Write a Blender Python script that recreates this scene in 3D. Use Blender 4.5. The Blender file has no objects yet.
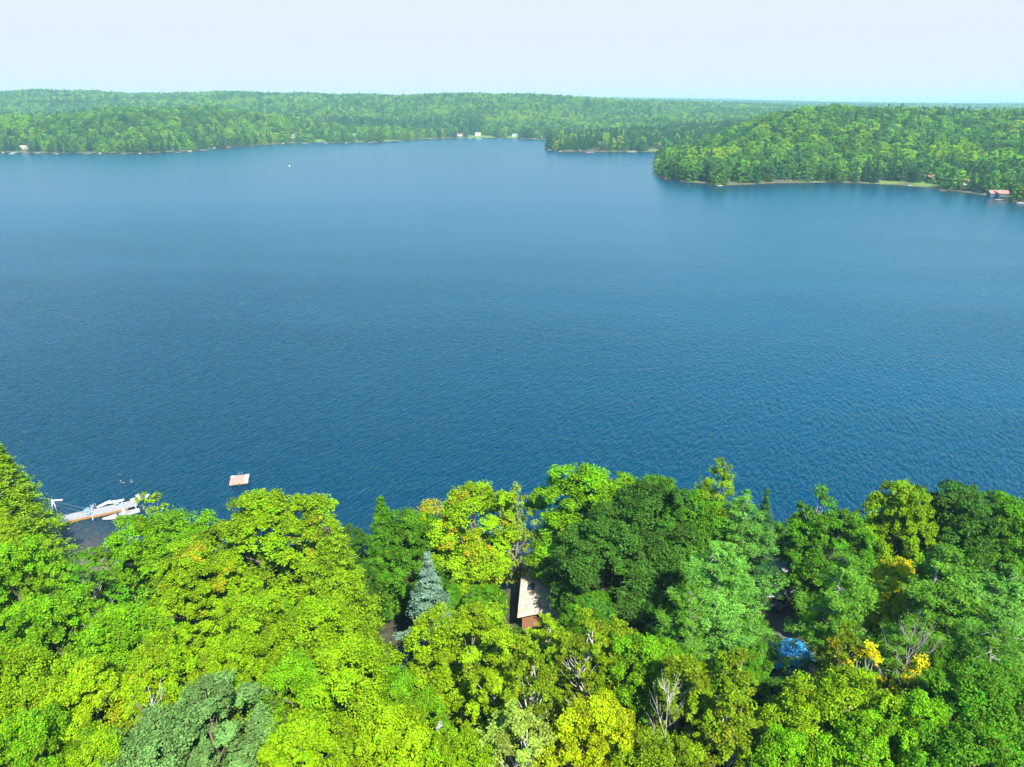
import bpy, math, random
import numpy as np
from mathutils import Vector, Matrix, noise

scene = bpy.context.scene
COL = scene.collection
R = math.radians
PITCH = R(20.75)
FPX = 735.0
CAMZ = 60.0

# ------------------------------------------------------------------ camera
cam_d = bpy.data.cameras.new('camera')
cam = bpy.data.objects.new('camera', cam_d)
COL.objects.link(cam)
cam_d.sensor_width = 36.0
cam_d.lens = FPX / 1024 * 36.0
cam_d.clip_start = 0.5
cam_d.clip_end = 40000
cam.location = (0, 0, CAMZ)
cam.rotation_euler = (math.pi / 2 - PITCH, 0, 0)
scene.camera = cam

# ------------------------------------------------------------------ sky, sun, exposure
SUN_AZ = R(157)          # clockwise from +Y (the view direction): behind the camera, to the right
SUN_EL = R(48)
world = bpy.data.worlds.new('World')
scene.world = world
world.use_nodes = True
wn = world.node_tree
bg = wn.nodes['Background']
sky = wn.nodes.new('ShaderNodeTexSky')
sky.sky_type = 'NISHITA'
sky.sun_disc = False
sky.sun_elevation = SUN_EL
sky.sun_rotation = SUN_AZ
sky.altitude = 200
sky.air_density = 1.0
sky.dust_density = 0.6
sky.ozone_density = 2.0
hsv = wn.nodes.new('ShaderNodeHueSaturation'); hsv.inputs['Saturation'].default_value = 1.2
wn.links.new(sky.outputs[0], hsv.inputs['Color'])
# a thin bright summer veil whitening the lower sky, and an added blue band above it
stc = wn.nodes.new('ShaderNodeTexCoord'); ssp = wn.nodes.new('ShaderNodeSeparateXYZ'); wn.links.new(stc.outputs['Generated'], ssp.inputs[0])
def sky_band(src, z0, z1, amount, col):
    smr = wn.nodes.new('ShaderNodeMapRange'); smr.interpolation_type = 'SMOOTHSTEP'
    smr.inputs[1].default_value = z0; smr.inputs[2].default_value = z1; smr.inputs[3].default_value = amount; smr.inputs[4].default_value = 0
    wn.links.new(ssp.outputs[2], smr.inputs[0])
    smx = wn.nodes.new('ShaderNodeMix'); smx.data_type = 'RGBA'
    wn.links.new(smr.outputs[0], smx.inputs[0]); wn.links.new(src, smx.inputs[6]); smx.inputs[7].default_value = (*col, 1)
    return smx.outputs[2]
v_ = sky_band(hsv.outputs[0], .2, .75, .95, (.6, 4.1, 7.0))  # unseen blue band, added to make the lake's reflections bluer and brighter
v_ = sky_band(v_, .12, .19, .97, (3.5, 3.6, 3.8))
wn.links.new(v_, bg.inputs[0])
bg.inputs[1].default_value = 0.10

sun_d = bpy.data.lights.new('sun', 'SUN')
sun_d.energy = 5.0
sun_d.angle = R(0.5)
sun_d.color = (1.0, 0.955, 0.88)
sun = bpy.data.objects.new('sun', sun_d)
COL.objects.link(sun)
sv = Vector((math.sin(SUN_AZ) * math.cos(SUN_EL), math.cos(SUN_AZ) * math.cos(SUN_EL), math.sin(SUN_EL)))
sun.rotation_euler = sv.to_track_quat('Z', 'Y').to_euler()
sun.location = (60, -60, 120)

scene.view_settings.view_transform = 'Standard'
scene.view_settings.look = 'None'
scene.view_settings.gamma = 1.0
scene.view_settings.exposure = 1.27
scene.view_settings.use_curve_mapping = False
cy = scene.cycles
cy.max_bounces = 6
cy.diffuse_bounces = 3
cy.glossy_bounces = 2
cy.transmission_bounces = 3
cy.volume_bounces = 0
cy.transparent_max_bounces = 6
cy.caustics_reflective = False
cy.caustics_refractive = False
cy.use_denoising = True

# ------------------------------------------------------------------ pixel <-> world
cP, sP = math.cos(PITCH), math.sin(PITCH)
def ray(px, py):
    xc = (px - 512) / FPX; yc = -(py - 383.5) / FPX
    return Vector((xc, cP + yc * sP, -sP + yc * cP))
def atz(px, py, z=0.0):
    d = ray(px, py); t = (z - CAMZ) / d.z
    return Vector((d.x * t, d.y * t, z))
def aty(px, py, Y):
    d = ray(px, py); t = Y / d.y
    return Vector((d.x * t, Y, CAMZ + d.z * t))

# ------------------------------------------------------------------ small helpers
def tag(o, label=None, cat=None, group=None, kind=None):
    if label: o['label'] = label
    if cat: o['category'] = cat
    if group: o['group'] = group
    if kind: o['kind'] = kind
    return o

def npmesh(name, V, F, mat=None, smooth=False, attrs=None):
    """V (n,3), F (m,k) with k 3 or 4; attrs {name: (domain, type, array)}"""
    me = bpy.data.meshes.new(name)
    V = np.asarray(V, dtype=np.float32); F = np.asarray(F, dtype=np.int32)
    m, k = F.shape
    me.vertices.add(len(V)); me.vertices.foreach_set('co', V.ravel())
    me.loops.add(m * k); me.loops.foreach_set('vertex_index', F.ravel())
    me.polygons.add(m)
    me.polygons.foreach_set('loop_start', np.arange(0, m * k, k, dtype=np.int32))
    me.polygons.foreach_set('use_smooth', np.full(m, smooth, dtype=bool))
    for an, (dom, typ, arr) in (attrs or {}).items():
        a = me.attributes.new(an, typ, dom)
        key = {'FLOAT_COLOR': 'color', 'FLOAT_VECTOR': 'vector'}.get(typ, 'value')
        a.data.foreach_set(key, np.asarray(arr, dtype=np.int32 if typ == 'INT' else np.float32).ravel())
    me.update(calc_edges=True)
    if mat: me.materials.append(mat)
    return me

class MB:
    def __init__(s): s.v = []; s.f = []
    def box(s, c, size, rz=0.0, rx=0.0, ry=0.0, taper=1.0):
        M = Matrix.Translation(c) @ Matrix.Rotation(rz, 4, 'Z') @ Matrix.Rotation(rx, 4, 'X') @ Matrix.Rotation(ry, 4, 'Y')
        b = len(s.v); hx, hy, hz = (q / 2 for q in size)
        for z, t in ((-hz, 1.0), (hz, taper)):
            for x, y in ((-hx, -hy), (hx, -hy), (hx, hy), (-hx, hy)):
                s.v.append(M @ Vector((x * t, y * t, z)))
        s.f += [[b + i for i in q] for q in ((3, 2, 1, 0), (4, 5, 6, 7), (0, 1, 5, 4), (1, 2, 6, 5), (2, 3, 7, 6), (3, 0, 4, 7))]
        return s
    def tube(s, pts, rad, n=7, cap=True):
        pts = [Vector(p) for p in pts]
        if not hasattr(rad, '__len__'): rad = [rad] * len(pts)
        b = len(s.v)
        for i, p in enumerate(pts):
            d = (pts[min(i + 1, len(pts) - 1)] - pts[max(i - 1, 0)]).normalized()
            a = d.orthogonal().normalized() if abs(d.z) < .95 else Vector((1, 0, 0)).cross(d).normalized()
            c = d.cross(a)
            for k in range(n):
                an = 2 * math.pi * k / n
                s.v.append(p + (a * math.cos(an) + c * math.sin(an)) * rad[i])
        for i in range(len(pts) - 1):
            for k in range(n):
                k2 = (k + 1) % n
                s.f.append([b + i * n + k, b + i * n + k2, b + (i + 1) * n + k2, b + (i + 1) * n + k])
        if cap:
            s.f.append([b + k for k in range(n)][::-1]); s.f.append([b + (len(pts) - 1) * n + k for k in range(n)])
        return s
    def loft(s, rings, cap=True):
        b = len(s.v); n = len(rings[0])
        for r in rings: s.v += [Vector(p) for p in r]
        for i in range(len(rings) - 1):
            for k in range(n):
                k2 = (k + 1) % n
                s.f.append([b + i * n + k, b + i * n + k2, b + (i + 1) * n + k2, b + (i + 1) * n + k])
        if cap:
            s.f.append([b + k for k in range(n)][::-1]); s.f.append([b + (len(rings) - 1) * n + k for k in range(n)])
        return s
    def poly(s, pts):
        b = len(s.v); s.v += [Vector(p) for p in pts]; s.f.append(list(range(b, b + len(pts)))); return s
    def mesh(s, name, mat, smooth=False):
        me = bpy.data.meshes.new(name)
        me.from_pydata([tuple(p) for p in s.v], [], s.f)
        me.update()
        if smooth:
            me.polygons.foreach_set('use_smooth', [True] * len(me.polygons))
        me.materials.append(mat)
        return me
    def build(s, name, mat, parent=None, smooth=False, bevel=0):
        o = bpy.data.objects.new(name, s.mesh(name, mat, smooth)); COL.objects.link(o)
        if parent: o.parent = parent
        if bevel:
            m = o.modifiers.new('bevel', 'BEVEL'); m.width = bevel; m.segments = 2
        return o
def empty(name, loc, rz=0.0, label=None, cat=None, group=None, scale=None):
    o = bpy.data.objects.new(name, None); COL.objects.link(o)
    o.location = loc; o.rotation_euler = (0, 0, rz); o.empty_display_size = .5
    if scale: o.scale = scale
    return tag(o, label, cat, group)
def copy_tree(o, parent=None):
    c = o.copy(); COL.objects.link(c); c.parent = parent
    for ch in [x for x in o.children]: copy_tree(ch, c)
    return c

# ------------------------------------------------------------------ materials
def nmat(name):
    m = bpy.data.materials.new(name); m.use_nodes = True
    nt = m.node_tree; p = nt.nodes['Principled BSDF']
    return m, nt, p
def plain(name, col, rough=.6, metal=0.0, var=.25, scale=3.0, stretch=(1, 1, 1), bump=0.0, col2=None, spec=.4):
    """a colour broken up by noise in object space"""
    m, nt, p = nmat(name)
    tc = nt.nodes.new('ShaderNodeTexCoord'); mp = nt.nodes.new('ShaderNodeMapping')
    mp.inputs['Scale'].default_value = stretch
    nz = nt.nodes.new('ShaderNodeTexNoise'); nz.inputs['Scale'].default_value = scale; nz.inputs['Detail'].default_value = 6
    nt.links.new(tc.outputs['Object'], mp.inputs[0]); nt.links.new(mp.outputs[0], nz.inputs['Vector'])
    rp = nt.nodes.new('ShaderNodeValToRGB')
    c2 = col2 or tuple(c * (1 - var) for c in col)
    rp.color_ramp.elements[0].position = .3; rp.color_ramp.elements[1].position = .7
    rp.color_ramp.elements[0].color = (*c2, 1); rp.color_ramp.elements[1].color = (*col, 1)
    nt.links.new(nz.outputs[0], rp.inputs[0]); nt.links.new(rp.outputs[0], p.inputs['Base Color'])
    p.inputs['Roughness'].default_value = rough; p.inputs['Metallic'].default_value = metal
    p.inputs['Specular IOR Level'].default_value = spec
    if bump:
        b = nt.nodes.new('ShaderNodeBump'); b.inputs['Strength'].default_value = bump; b.inputs['Distance'].default_value = .03
        nt.links.new(nz.outputs[0], b.inputs['Height']); nt.links.new(b.outputs[0], p.inputs['Normal'])
    return m
M = {}
M['bark'] = plain('bark', (.16, .12, .09), .9, scale=6, stretch=(1, 1, .25), bump=.6)
M['birch_bark'] = plain('birch_bark', (.5, .47, .42), .8, scale=5, stretch=(1, 1, 3), col2=(.22, .2, .18))
M['grey_bark'] = plain('grey_bark', (.3, .28, .26), .9, scale=6, col2=(.17, .15, .14))
M['planks'] = plain('weathered_planks', (.38, .38, .38), .8, scale=2, stretch=(9, .6, 1), col2=(.24, .23, .23), bump=.3)
M['orange_wood'] = plain('orange_wood', (.4, .2, .08), .6, scale=3, stretch=(1, 6, 6), var=.4)
M['raft_wood'] = plain('raft_wood', (.46, .33, .25), .8, scale=2.4, stretch=(7, .8, 1), col2=(.27, .2, .16), bump=.3)
M['white'] = plain('white_paint', (.62, .62, .6), .45, var=.08)
M['gelcoat'] = plain('white_gelcoat', (.48, .49, .5), .2, var=.05)
M['pale_blue'] = plain('pale_blue_plastic', (.35, .55, .68), .5, var=.1)
M['aluminium'] = plain('aluminium', (.6, .62, .64), .35, metal=.8, var=.15)
M['dark'] = plain('dark_rubber', (.03, .03, .035), .6)
M['red_paint'] = plain('red_paint', (.55, .05, .04), .5, var=.2)
M['red_roof'] = plain('red_metal_roof', (.42, .12, .1), .6, scale=1, stretch=(8, .5, .5), col2=(.38, .2, .18))
M['tan_roof'] = plain('tan_shingles', (.72, .58, .45), .9, scale=1.1, stretch=(1, 1.6, 1), col2=(.38, .28, .2), bump=.5)
M['grey_roof'] = plain('grey_shingles', (.3, .31, .34), .9, scale=3, stretch=(1, 4, 4), col2=(.17, .18, .2), bump=.5)
M['brown_wall'] = plain('brown_boards', (.3, .15, .07), .8, scale=2, stretch=(6, 6, .4), col2=(.18, .09, .05), bump=.4)
M['cream_wall'] = plain('cream_siding', (.62, .56, .47), .8, scale=1, stretch=(.3, .3, 8), var=.18)
M['white_wall'] = plain('white_siding', (.6, .6, .57), .7, scale=1, stretch=(.3, .3, 8), var=.12)
M['blue_wall'] = plain('dark_blue_boards', (.05, .12, .18), .7, scale=1, stretch=(4, 4, .5))
M['car_paint'] = plain('dark_car_paint', (.02, .03, .05), .18, var=.1)
M['stone'] = plain('pale_rock', (.38, .33, .29), .9, scale=1.3, col2=(.2, .18, .16), bump=.8)
M['gravel'] = plain('gravel_drive', (.17, .16, .15), .95, scale=14, col2=(.1, .1, .1), bump=.6)
M['tarp'] = plain('blue_tarp', (.07, .42, .8), .25, scale=1.2, var=.35, bump=1.0)
M['lily'] = plain('lily_leaf', (.2, .2, .06), .5, scale=8, col2=(.35, .2, .08))
m, nt, p = nmat('window_glass'); p.inputs['Base Color'].default_value = (.03, .05, .07, 1); p.inputs['Roughness'].default_value = .06
M['glass'] = m

def leaf_mat(name, src, spec=.1, trans=.26, far=False):
    m, nt, p = nmat(name)
    L = nt.links.new
    if src == 'object':
        oi = nt.nodes.new('ShaderNodeObjectInfo'); colr, alpha = oi.outputs['Color'], oi.outputs['Alpha']
    else:
        oi = nt.nodes.new('ShaderNodeAttribute'); oi.attribute_type = 'INSTANCER'; oi.attribute_name = 'leaf_tint'
        colr, alpha = oi.outputs['Color'], oi.outputs['Alpha']
    at = nt.nodes.new('ShaderNodeAttribute'); at.attribute_type = 'GEOMETRY'; at.attribute_name = 'leaf'
    sep = nt.nodes.new('ShaderNodeSeparateXYZ'); L(at.outputs['Vector'], sep.inputs[0])
    # per-leaf and per-spray value/hue
    mr = nt.nodes.new('ShaderNodeMapRange'); L(sep.outputs[0], mr.inputs[0]); mr.inputs[3].default_value = .7 if far else .5; mr.inputs[4].default_value = 1.25 if far else 1.4
    hr = nt.nodes.new('ShaderNodeMapRange'); L(sep.outputs[2], hr.inputs[0]); hr.inputs[3].default_value = .465; hr.inputs[4].default_value = .535
    hs = nt.nodes.new('ShaderNodeHueSaturation'); L(colr, hs.inputs['Color']); L(mr.outputs[0], hs.inputs['Value']); L(hr.outputs[0], hs.inputs['Hue'])
    # sprays that have turned: clump value below the thing's own autumn amount (1 - alpha)
    inv = nt.nodes.new('ShaderNodeMath'); inv.operation = 'SUBTRACT'; inv.inputs[0].default_value = 1.0; L(alpha, inv.inputs[1])
    lt = nt.nodes.new('ShaderNodeMath'); lt.operation = 'LESS_THAN'; L(sep.outputs[1], lt.inputs[0]); L(inv.outputs[0], lt.inputs[1])
    ar = nt.nodes.new('ShaderNodeValToRGB'); L(sep.outputs[0], ar.inputs[0])
    ar.color_ramp.elements[0].color = (.3, .3, .01, 1); ar.color_ramp.elements[1].color = (.45, .27, .012, 1)
    mx = nt.nodes.new('ShaderNodeMix'); mx.data_type = 'RGBA'
    L(lt.outputs[0], mx.inputs[0]); L(hs.outputs[0], mx.inputs[6]); L(ar.outputs[0], mx.inputs[7])
    L(mx.outputs[2], p.inputs['Base Color'])
    p.inputs['Roughness'].default_value = .5; p.inputs['Specular IOR Level'].default_value = spec
    tr = nt.nodes.new('ShaderNodeBsdfTranslucent')
    tg = nt.nodes.new('ShaderNodeMix'); tg.data_type = 'RGBA'; tg.blend_type = 'MULTIPLY'; tg.inputs[0].default_value = 1
    L(mx.outputs[2], tg.inputs[6]); tg.inputs[7].default_value = (1.5, 1.4, .5, 1)
    L(tg.outputs[2], tr.inputs[0])
    ms = nt.nodes.new('ShaderNodeMixShader'); ms.inputs[0].default_value = trans
    out = nt.nodes['Material Output']
    L(p.outputs[0], ms.inputs[1]); L(tr.outputs[0], ms.inputs[2]); L(ms.outputs[0], out.inputs[0])
    return m
M['leaf'] = leaf_mat('leaves', 'object')
M['needle'] = leaf_mat('needles', 'object', .1, .22)
M['leaf_far'] = leaf_mat('forest_leaves', 'instancer', far=True)

# ------------------------------------------------------------------ coastlines and terrain height
def coast(pts): return [tuple(atz(x, y)[:2]) for x, y in pts]
def rs(*a): return np.array(a, float)
far_coast = coast([(-250, 156), (-120, 153), (0, 152), (30, 152.5), (60, 153.2), (95, 152.5), (130, 153.2), (165, 152), (190, 151), (215, 148), (250, 145.5), (290, 143),
                   (318, 142.2), (345, 142.5), (375, 142), (400, 140.6), (415, 139), (440, 138.3), (480, 137.6), (512, 138.2), (535, 139.2), (560, 140.3), (600, 140.6), (700, 141.2), (800, 141), (950, 140)])
far_poly = far_coast + [(3200, 1500), (9500, 1500), (9500, 14000), (-9500, 14000), (-9500, 1000)]
mid_poly = coast([(545, 148.6), (549, 150.2), (562, 151.4), (585, 151.2), (605, 152), (625, 151.3), (645, 151.8), (668, 151), (700, 151.5), (760, 152)]) + \
    coast([(800, 148), (830, 138), (700, 137), (640, 138.5), (590, 140.5), (560, 144)])
right_poly = coast([(655.5, 163), (656, 168), (659, 173), (666, 177.5), (680, 180.5), (700, 183), (722, 185), (745, 184.3), (770, 183.4), (800, 182), (835, 182.6), (870, 183.4),
                    (900, 184.6), (930, 187), (955, 190), (985, 194.5), (1003, 198.5), (1024, 204), (1060, 210), (1120, 218), (1250, 235)]) + \
    [(1500, 520), (2600, 700), (2600, 1450), (1100, 1420)] + coast([(860, 146), (740, 150), (690, 153.5), (664, 157)])

def sdist(X, Y, poly):
    """signed distance to the polygon, positive inside"""
    P = np.array(poly); Q = np.roll(P, -1, 0)
    best = np.full(X.shape, 1e18); ins = np.zeros(X.shape, bool)
    for (ax, ay), (bx, by) in zip(P, Q):
        dx, dy = bx - ax, by - ay
        t = np.clip(((X - ax) * dx + (Y - ay) * dy) / (dx * dx + dy * dy), 0, 1)
        d = (X - ax - t * dx) ** 2 + (Y - ay - t * dy) ** 2
        best = np.minimum(best, d)
        if ay != by:
            c = ((ay > Y) != (by > Y)) & (X < (bx - ax) * (Y - ay) / (by - ay) + ax)
            ins ^= c
    return np.where(ins, 1, -1) * np.sqrt(best)
def far_sd(X, Y):
    s = np.maximum(np.maximum(sdist(X, Y, far_poly), sdist(X, Y, mid_poly)), sdist(X, Y, right_poly))
    return s + 2.0 * np.sin(X * .085 + Y * .03) + 1.3 * np.sin(X * .19 - Y * .11) if True else s

CT = 15.0
def canopy(Y): return 15.0 if Y < 1600 else 20.0
ctrl = [(-250, 92, 2500), (-120, 91, 2500), (0, 91, 2500), (60, 90.5, 2500), (130, 92.5, 2450), (160, 94.3, 2450), (210, 92.2, 2400), (290, 92.6, 2300), (340, 95.2, 2300),
        (390, 97, 2250), (430, 94.6, 2200), (480, 93.8, 2200), (512, 94.6, 2200), (560, 95.6, 2200), (600, 98.6, 2300), (640, 100.6, 2500), (700, 103, 2700), (760, 104.5, 2900),
        (-100, 113, 1750), (0, 113, 1750), (60, 113, 1750), (150, 111, 1750), (230, 110, 1800), (300, 107, 1850), (360, 112, 1800), (420, 116, 1750), (512, 114, 1750), (440, 129, 1540), (512, 128, 1540), (360, 128, 1520),
        (0, 117.5, 1250), (60, 113, 1280), (100, 109.5, 1330), (130, 107.2, 1350), (190, 108.3, 1380), (230, 110, 1400), (256, 112.5, 1440), (290, 117, 1480), (320, 121, 1500), (-120, 120, 1250),
        (600, 113, 1800), (620, 121, 1600), (660, 108.5, 2000), (700, 113, 1800),
        (672, 146, 690), (690, 133, 750), (705, 124, 800), (722, 116, 860), (745, 110.5, 950), (768, 109.5, 1000), (810, 106.3, 1080), (870, 107.2, 1100), (930, 109.2, 1050), (1000, 110.6, 1000),
        (1040, 110, 1000), (1100, 110, 1000), (1300, 112, 900), (1000, 135, 760), (900, 125, 830), (820, 125, 800), (760, 135, 760),
        (620, 99.6, 6000), (700, 101, 6000), (768, 102.6, 6000), (820, 104.2, 6000), (870, 105.6, 6000), (950, 106.3, 6200), (1024, 106.2, 6000), (1200, 104, 6000), (400, 99, 6000), (0, 99, 6000), (-300, 99, 6000)]
CX = []
for a, b, c in ctrl:
    v = aty(a, b, c); CX.append((v.x, v.y, v.z - canopy(c)))
for x, y, z in ((-2200, 3300, 35), (-1000, 3300, 30), (0, 3300, 30), (1000, 3600, 25), (2500, 3600, 25), (4000, 3600, 25), (300, 1500, 8), (900, 1700, 10), (1600, 1700, 12), (400, 1330, 18),
                (180, 1150, 12), (290, 1160, 12), (-6000, 3000, 60), (7000, 3000, 50), (-8000, 8500, 60), (0, 8500, 50), (8000, 8500, 50), (0, 14000, 60), (-9000, 14000, 60), (9000, 14000, 60), (1500, 1350, 18), (1000, 1350, 18), (600, 1200, 22)):
    CX.append((x, y, z))
CX = np.array(CX)
_D = np.sqrt(((CX[:, None, :2] - CX[None, :, :2]) ** 2).sum(-1) + 60.0 ** 2)
_W = np.linalg.solve(_D, CX[:, 2])
def far_h(X, Y):
    sh = X.shape; X = X.ravel(); Y = Y.ravel(); out = np.zeros(len(X))
    for i in range(len(CX)):
        out += _W[i] * np.sqrt((X - CX[i, 0]) ** 2 + (Y - CX[i, 1]) ** 2 + 3600.0)
    out += 3.0 * np.sin(X * .013 + 1) * np.sin(Y * .011) + 1.6 * np.sin(X * .031 + Y * .022)
    X = X.reshape(sh); Y = Y.reshape(sh); out = np.maximum(out.reshape(sh), 6.0)
    s = far_sd(X, Y)
    t = np.clip(s / 150.0, 0, 1); t = t * t * (3 - 2 * t)
    land = np.minimum(s * .25, 1.2) + t * out + np.clip(s - 4, 0, 60) * .03
    return np.where(s > 0, land, np.maximum(s * .12, -4.0)), s
near_pts = [atz(x, y) for x, y in ((-300, 490), (-120, 508), (0, 530), (45, 546), (75, 552), (110, 566), (160, 572), (300, 560), (420, 552), (512, 556), (620, 548), (700, 548), (850, 540), (950, 528), (1024, 520), (1200, 500))]
NX = np.array([p.x for p in near_pts]); NY = np.array([p.y for p in near_pts])
def near_h(X, Y):
    s = np.interp(X, NX, NY) + .7 * np.sin(X * .5) + .4 * np.sin(X * 1.3 + 1) - Y
    land = np.minimum(s * .3, 1.2) + np.clip(s - 4, 0, 130) * .17 + .35 * np.sin(X * .21 + 1) * np.sin(Y * .17) * np.clip(s / 8, 0, 1)
    return np.where(s > 0, land, np.maximum(s * .13, -4.0)), s
def gz(x, y):
    X = np.array([float(x)]); Y = np.array([float(y)])
    return float((near_h if y < 260 else far_h)(X, Y)[0][0])

def axis(*segs):
    out = []
    for a, b, st in segs: out += list(np.arange(a, b, st))
    out.append(segs[-1][1]); return np.array(out, float)
gx = axis((-9000, -2400, 300), (-2400, -1200, 40), (-1200, -240, 20), (-240, -90, 10), (-90, 90, 2.0), (90, 1200, 12), (1200, 2400, 40), (2400, 9000, 300))
gy = axis((-400, -60, 40), (-60, 0, 5), (0, 120, 1.6), (120, 500, 25), (500, 1600, 11), (1600, 3400, 40), (3400, 9000, 200), (9000, 12000, 500))
GX, GY = np.meshgrid(gx, gy)
H = np.where(GY < 260, 0, 0).astype(float); S = H.copy()
nm = GY < 260
hn, sn = near_h(GX[nm], GY[nm]); H[nm] = hn; S[nm] = sn
hf, sf = far_h(GX[~nm], GY[~nm]); H[~nm] = hf; S[~nm] = sf
nX, nY = len(gx), len(gy)
idx = np.arange(nX * nY).reshape(nY, nX)
Fq = np.stack([idx[:-1, :-1], idx[:-1, 1:], idx[1:, 1:], idx[1:, :-1]], -1).reshape(-1, 4)

# own colours of the ground: forest floor, lawn, beach sand (painted by place, not by light)
lawns = [(atz(915, 184.5, 2), 34), (atz(892, 181.5, 2), 16), (atz(950, 188, 2), 20), (atz(973, 190.5, 2), 12), (atz(480, 136.4, 2), 45), (atz(520, 136.6, 2), 40), (atz(397, 139.8, 2), 24), (atz(655, 149, 3), 18),
         (atz(320, 140.6, 2), 22), (atz(355, 140.6, 2), 16)]
lawns.append((aty(331, 125.0, 1600), 42))
floor_c = np.array([.06, .062, .03]); lawn_c = np.array([.12, .21, .025]); sand_c = np.array([.27, .26, .13]); bed_c = np.array([.12, .08, .04])
def ground_cols(X, Y, s):
    C = np.tile(floor_c, (len(X), 1))
    w = np.clip(1 - s / 6, 0, 1)[:, None]; C = C * (1 - w) + np.array([.09, .14, .03]) * w
    for p, r in lawns:
        w = np.clip((r * (.8 + .25 * np.sin(X * .35) * np.sin(Y * .27 + X * .1)) - np.hypot(X - p.x, Y - p.y)) / 4.0, 0, .85)[:, None]; C = C * (1 - w) + lawn_c * w
    w = (np.clip(1 - np.abs(s - .6) / 1.8, 0, 1) * np.clip(np.sin(X * .05) * np.sin(X * .023 + 1) * 2 + .2, 0, .8))[:, None]
    C = C * (1 - w) + sand_c * w
    w = np.clip(-s / 1.5, 0, 1)[:, None]
    return C * (1 - w) + bed_c * w
GC = ground_cols(GX.ravel(), GY.ravel(), S.ravel())
m, nt, p = nmat('forest_ground')
at = nt.nodes.new('ShaderNodeAttribute'); at.attribute_name = 'ground_colour'
nz = nt.nodes.new('ShaderNodeTexNoise'); nz.inputs['Scale'].default_value = .8; nz.inputs['Detail'].default_value = 8
tc = nt.nodes.new('ShaderNodeTexCoord'); nt.links.new(tc.outputs['Object'], nz.inputs['Vector'])
mr = nt.nodes.new('ShaderNodeMapRange'); mr.inputs[1].default_value = .3; mr.inputs[2].default_value = .7; mr.inputs[3].default_value = .5; mr.inputs[4].default_value = 1.4
nt.links.new(nz.outputs[0], mr.inputs[0])
hs = nt.nodes.new('ShaderNodeHueSaturation'); nt.links.new(at.outputs[0], hs.inputs['Color']); nt.links.new(mr.outputs[0], hs.inputs['Value'])
nt.links.new(hs.outputs[0], p.inputs['Base Color']); p.inputs['Roughness'].default_value = .95
M['ground'] = m
me = npmesh('ground', np.stack([GX.ravel(), GY.ravel(), H.ravel()], -1), Fq, M['ground'], True,
            {'ground_colour': ('POINT', 'FLOAT_COLOR', np.hstack([GC, np.ones((len(GC), 1))]))})
ground = bpy.data.objects.new('ground', me); COL.objects.link(ground); tag(ground, kind='structure')

# ------------------------------------------------------------------ water
m, nt, p = nmat('lake_water')
L = nt.links.new
tc = nt.nodes.new('ShaderNodeTexCoord')
def wnoise(rot, scl, detail=3, rough=.55, kind='noise'):
    mp = nt.nodes.new('ShaderNodeMapping'); mp.vector_type = 'TEXTURE'
    mp.inputs['Rotation'].default_value = (0, 0, rot); mp.inputs['Scale'].default_value = scl
    L(tc.outputs['Object'], mp.inputs[0])
    n = nt.nodes.new('ShaderNodeTexNoise'); n.inputs['Scale'].default_value = 1; n.inputs['Detail'].default_value = detail; n.inputs['Roughness'].default_value = rough
    n.inputs['Distortion'].default_value = .25
    L(mp.outputs[0], n.inputs['Vector']); return n.outputs[0]
CR = -R(30)
r1 = wnoise(CR, (.5, 2.2, 1), 2, .5)
r2 = wnoise(CR + R(20), (.9, 3.0, 1), 2, .5)
r3 = wnoise(CR - R(9), (2.6, 9, 1), 2, .5)
patch = wnoise(R(80), (35, 160, 1), 4, .55)
def mth(op, a, b):
    n = nt.nodes.new('ShaderNodeMath'); n.operation = op
    for i, q in enumerate((a, b)):
        if hasattr(q, 'is_linked') or hasattr(q, 'node'): L(q, n.inputs[i])
        else: n.inputs[i].default_value = q
    return n.outputs[0]
hgt = mth('ADD', mth('ADD', mth('MULTIPLY', r1, .42), mth('MULTIPLY', r2, .3)), mth('MULTIPLY', r3, .15))
pr = nt.nodes.new('ShaderNodeMapRange'); L(patch, pr.inputs[0]); pr.inputs[1].default_value = .35; pr.inputs[2].default_value = .65; pr.inputs[3].default_value = .8; pr.inputs[4].default_value = 1.15
hgt = mth('MULTIPLY', hgt, pr.outputs[0])
# the breeze is strongest along the near shore; the far bay lies calmer and finer-grained
gp = nt.nodes.new('ShaderNodeSeparateXYZ'); L(tc.outputs['Object'], gp.inputs[0])
def bymap(a, b, y0=110, y1=420):
    n = nt.nodes.new('ShaderNodeMapRange'); n.inputs[1].default_value = y0; n.inputs[2].default_value = y1; n.inputs[3].default_value = a; n.inputs[4].default_value = b
    L(gp.outputs[1], n.inputs[0]); return n.outputs[0]
hgt = mth('MULTIPLY', hgt, bymap(1.0, .06, 80, 520))
L(bymap(.1, .24, 100, 460), p.inputs['Roughness'])
bp = nt.nodes.new('ShaderNodeBump'); bp.inputs['Strength'].default_value = 1.0; bp.inputs['Distance'].default_value = 1.0
L(hgt, bp.inputs['Height']); L(bp.outputs[0], p.inputs['Normal'])
at = nt.nodes.new('ShaderNodeAttribute'); at.attribute_name = 'shallow'
mx = nt.nodes.new('ShaderNodeMix'); mx.data_type = 'RGBA'; L(at.outputs['Fac'], mx.inputs[0])
mx.inputs[6].default_value = (.0, .027, .055, 1); mx.inputs[7].default_value = (.075, .06, .035, 1)
L(mx.outputs[2], p.inputs['Base Color'])
p.inputs['IOR'].default_value = 1.42; p.inputs['Specular Tint'].default_value = (.04, .75, 1, 1)
M['water'] = m
sh = np.clip(1 + S / 11.0, 0, 1) ** 1.5 * np.clip((-38 - GX) / 14, .15, 1)
sh = np.where(GY < 260, sh, np.clip(1 + S / 6.0, 0, 1) * .6)
inside = (np.abs(GX) < 8990)
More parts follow.
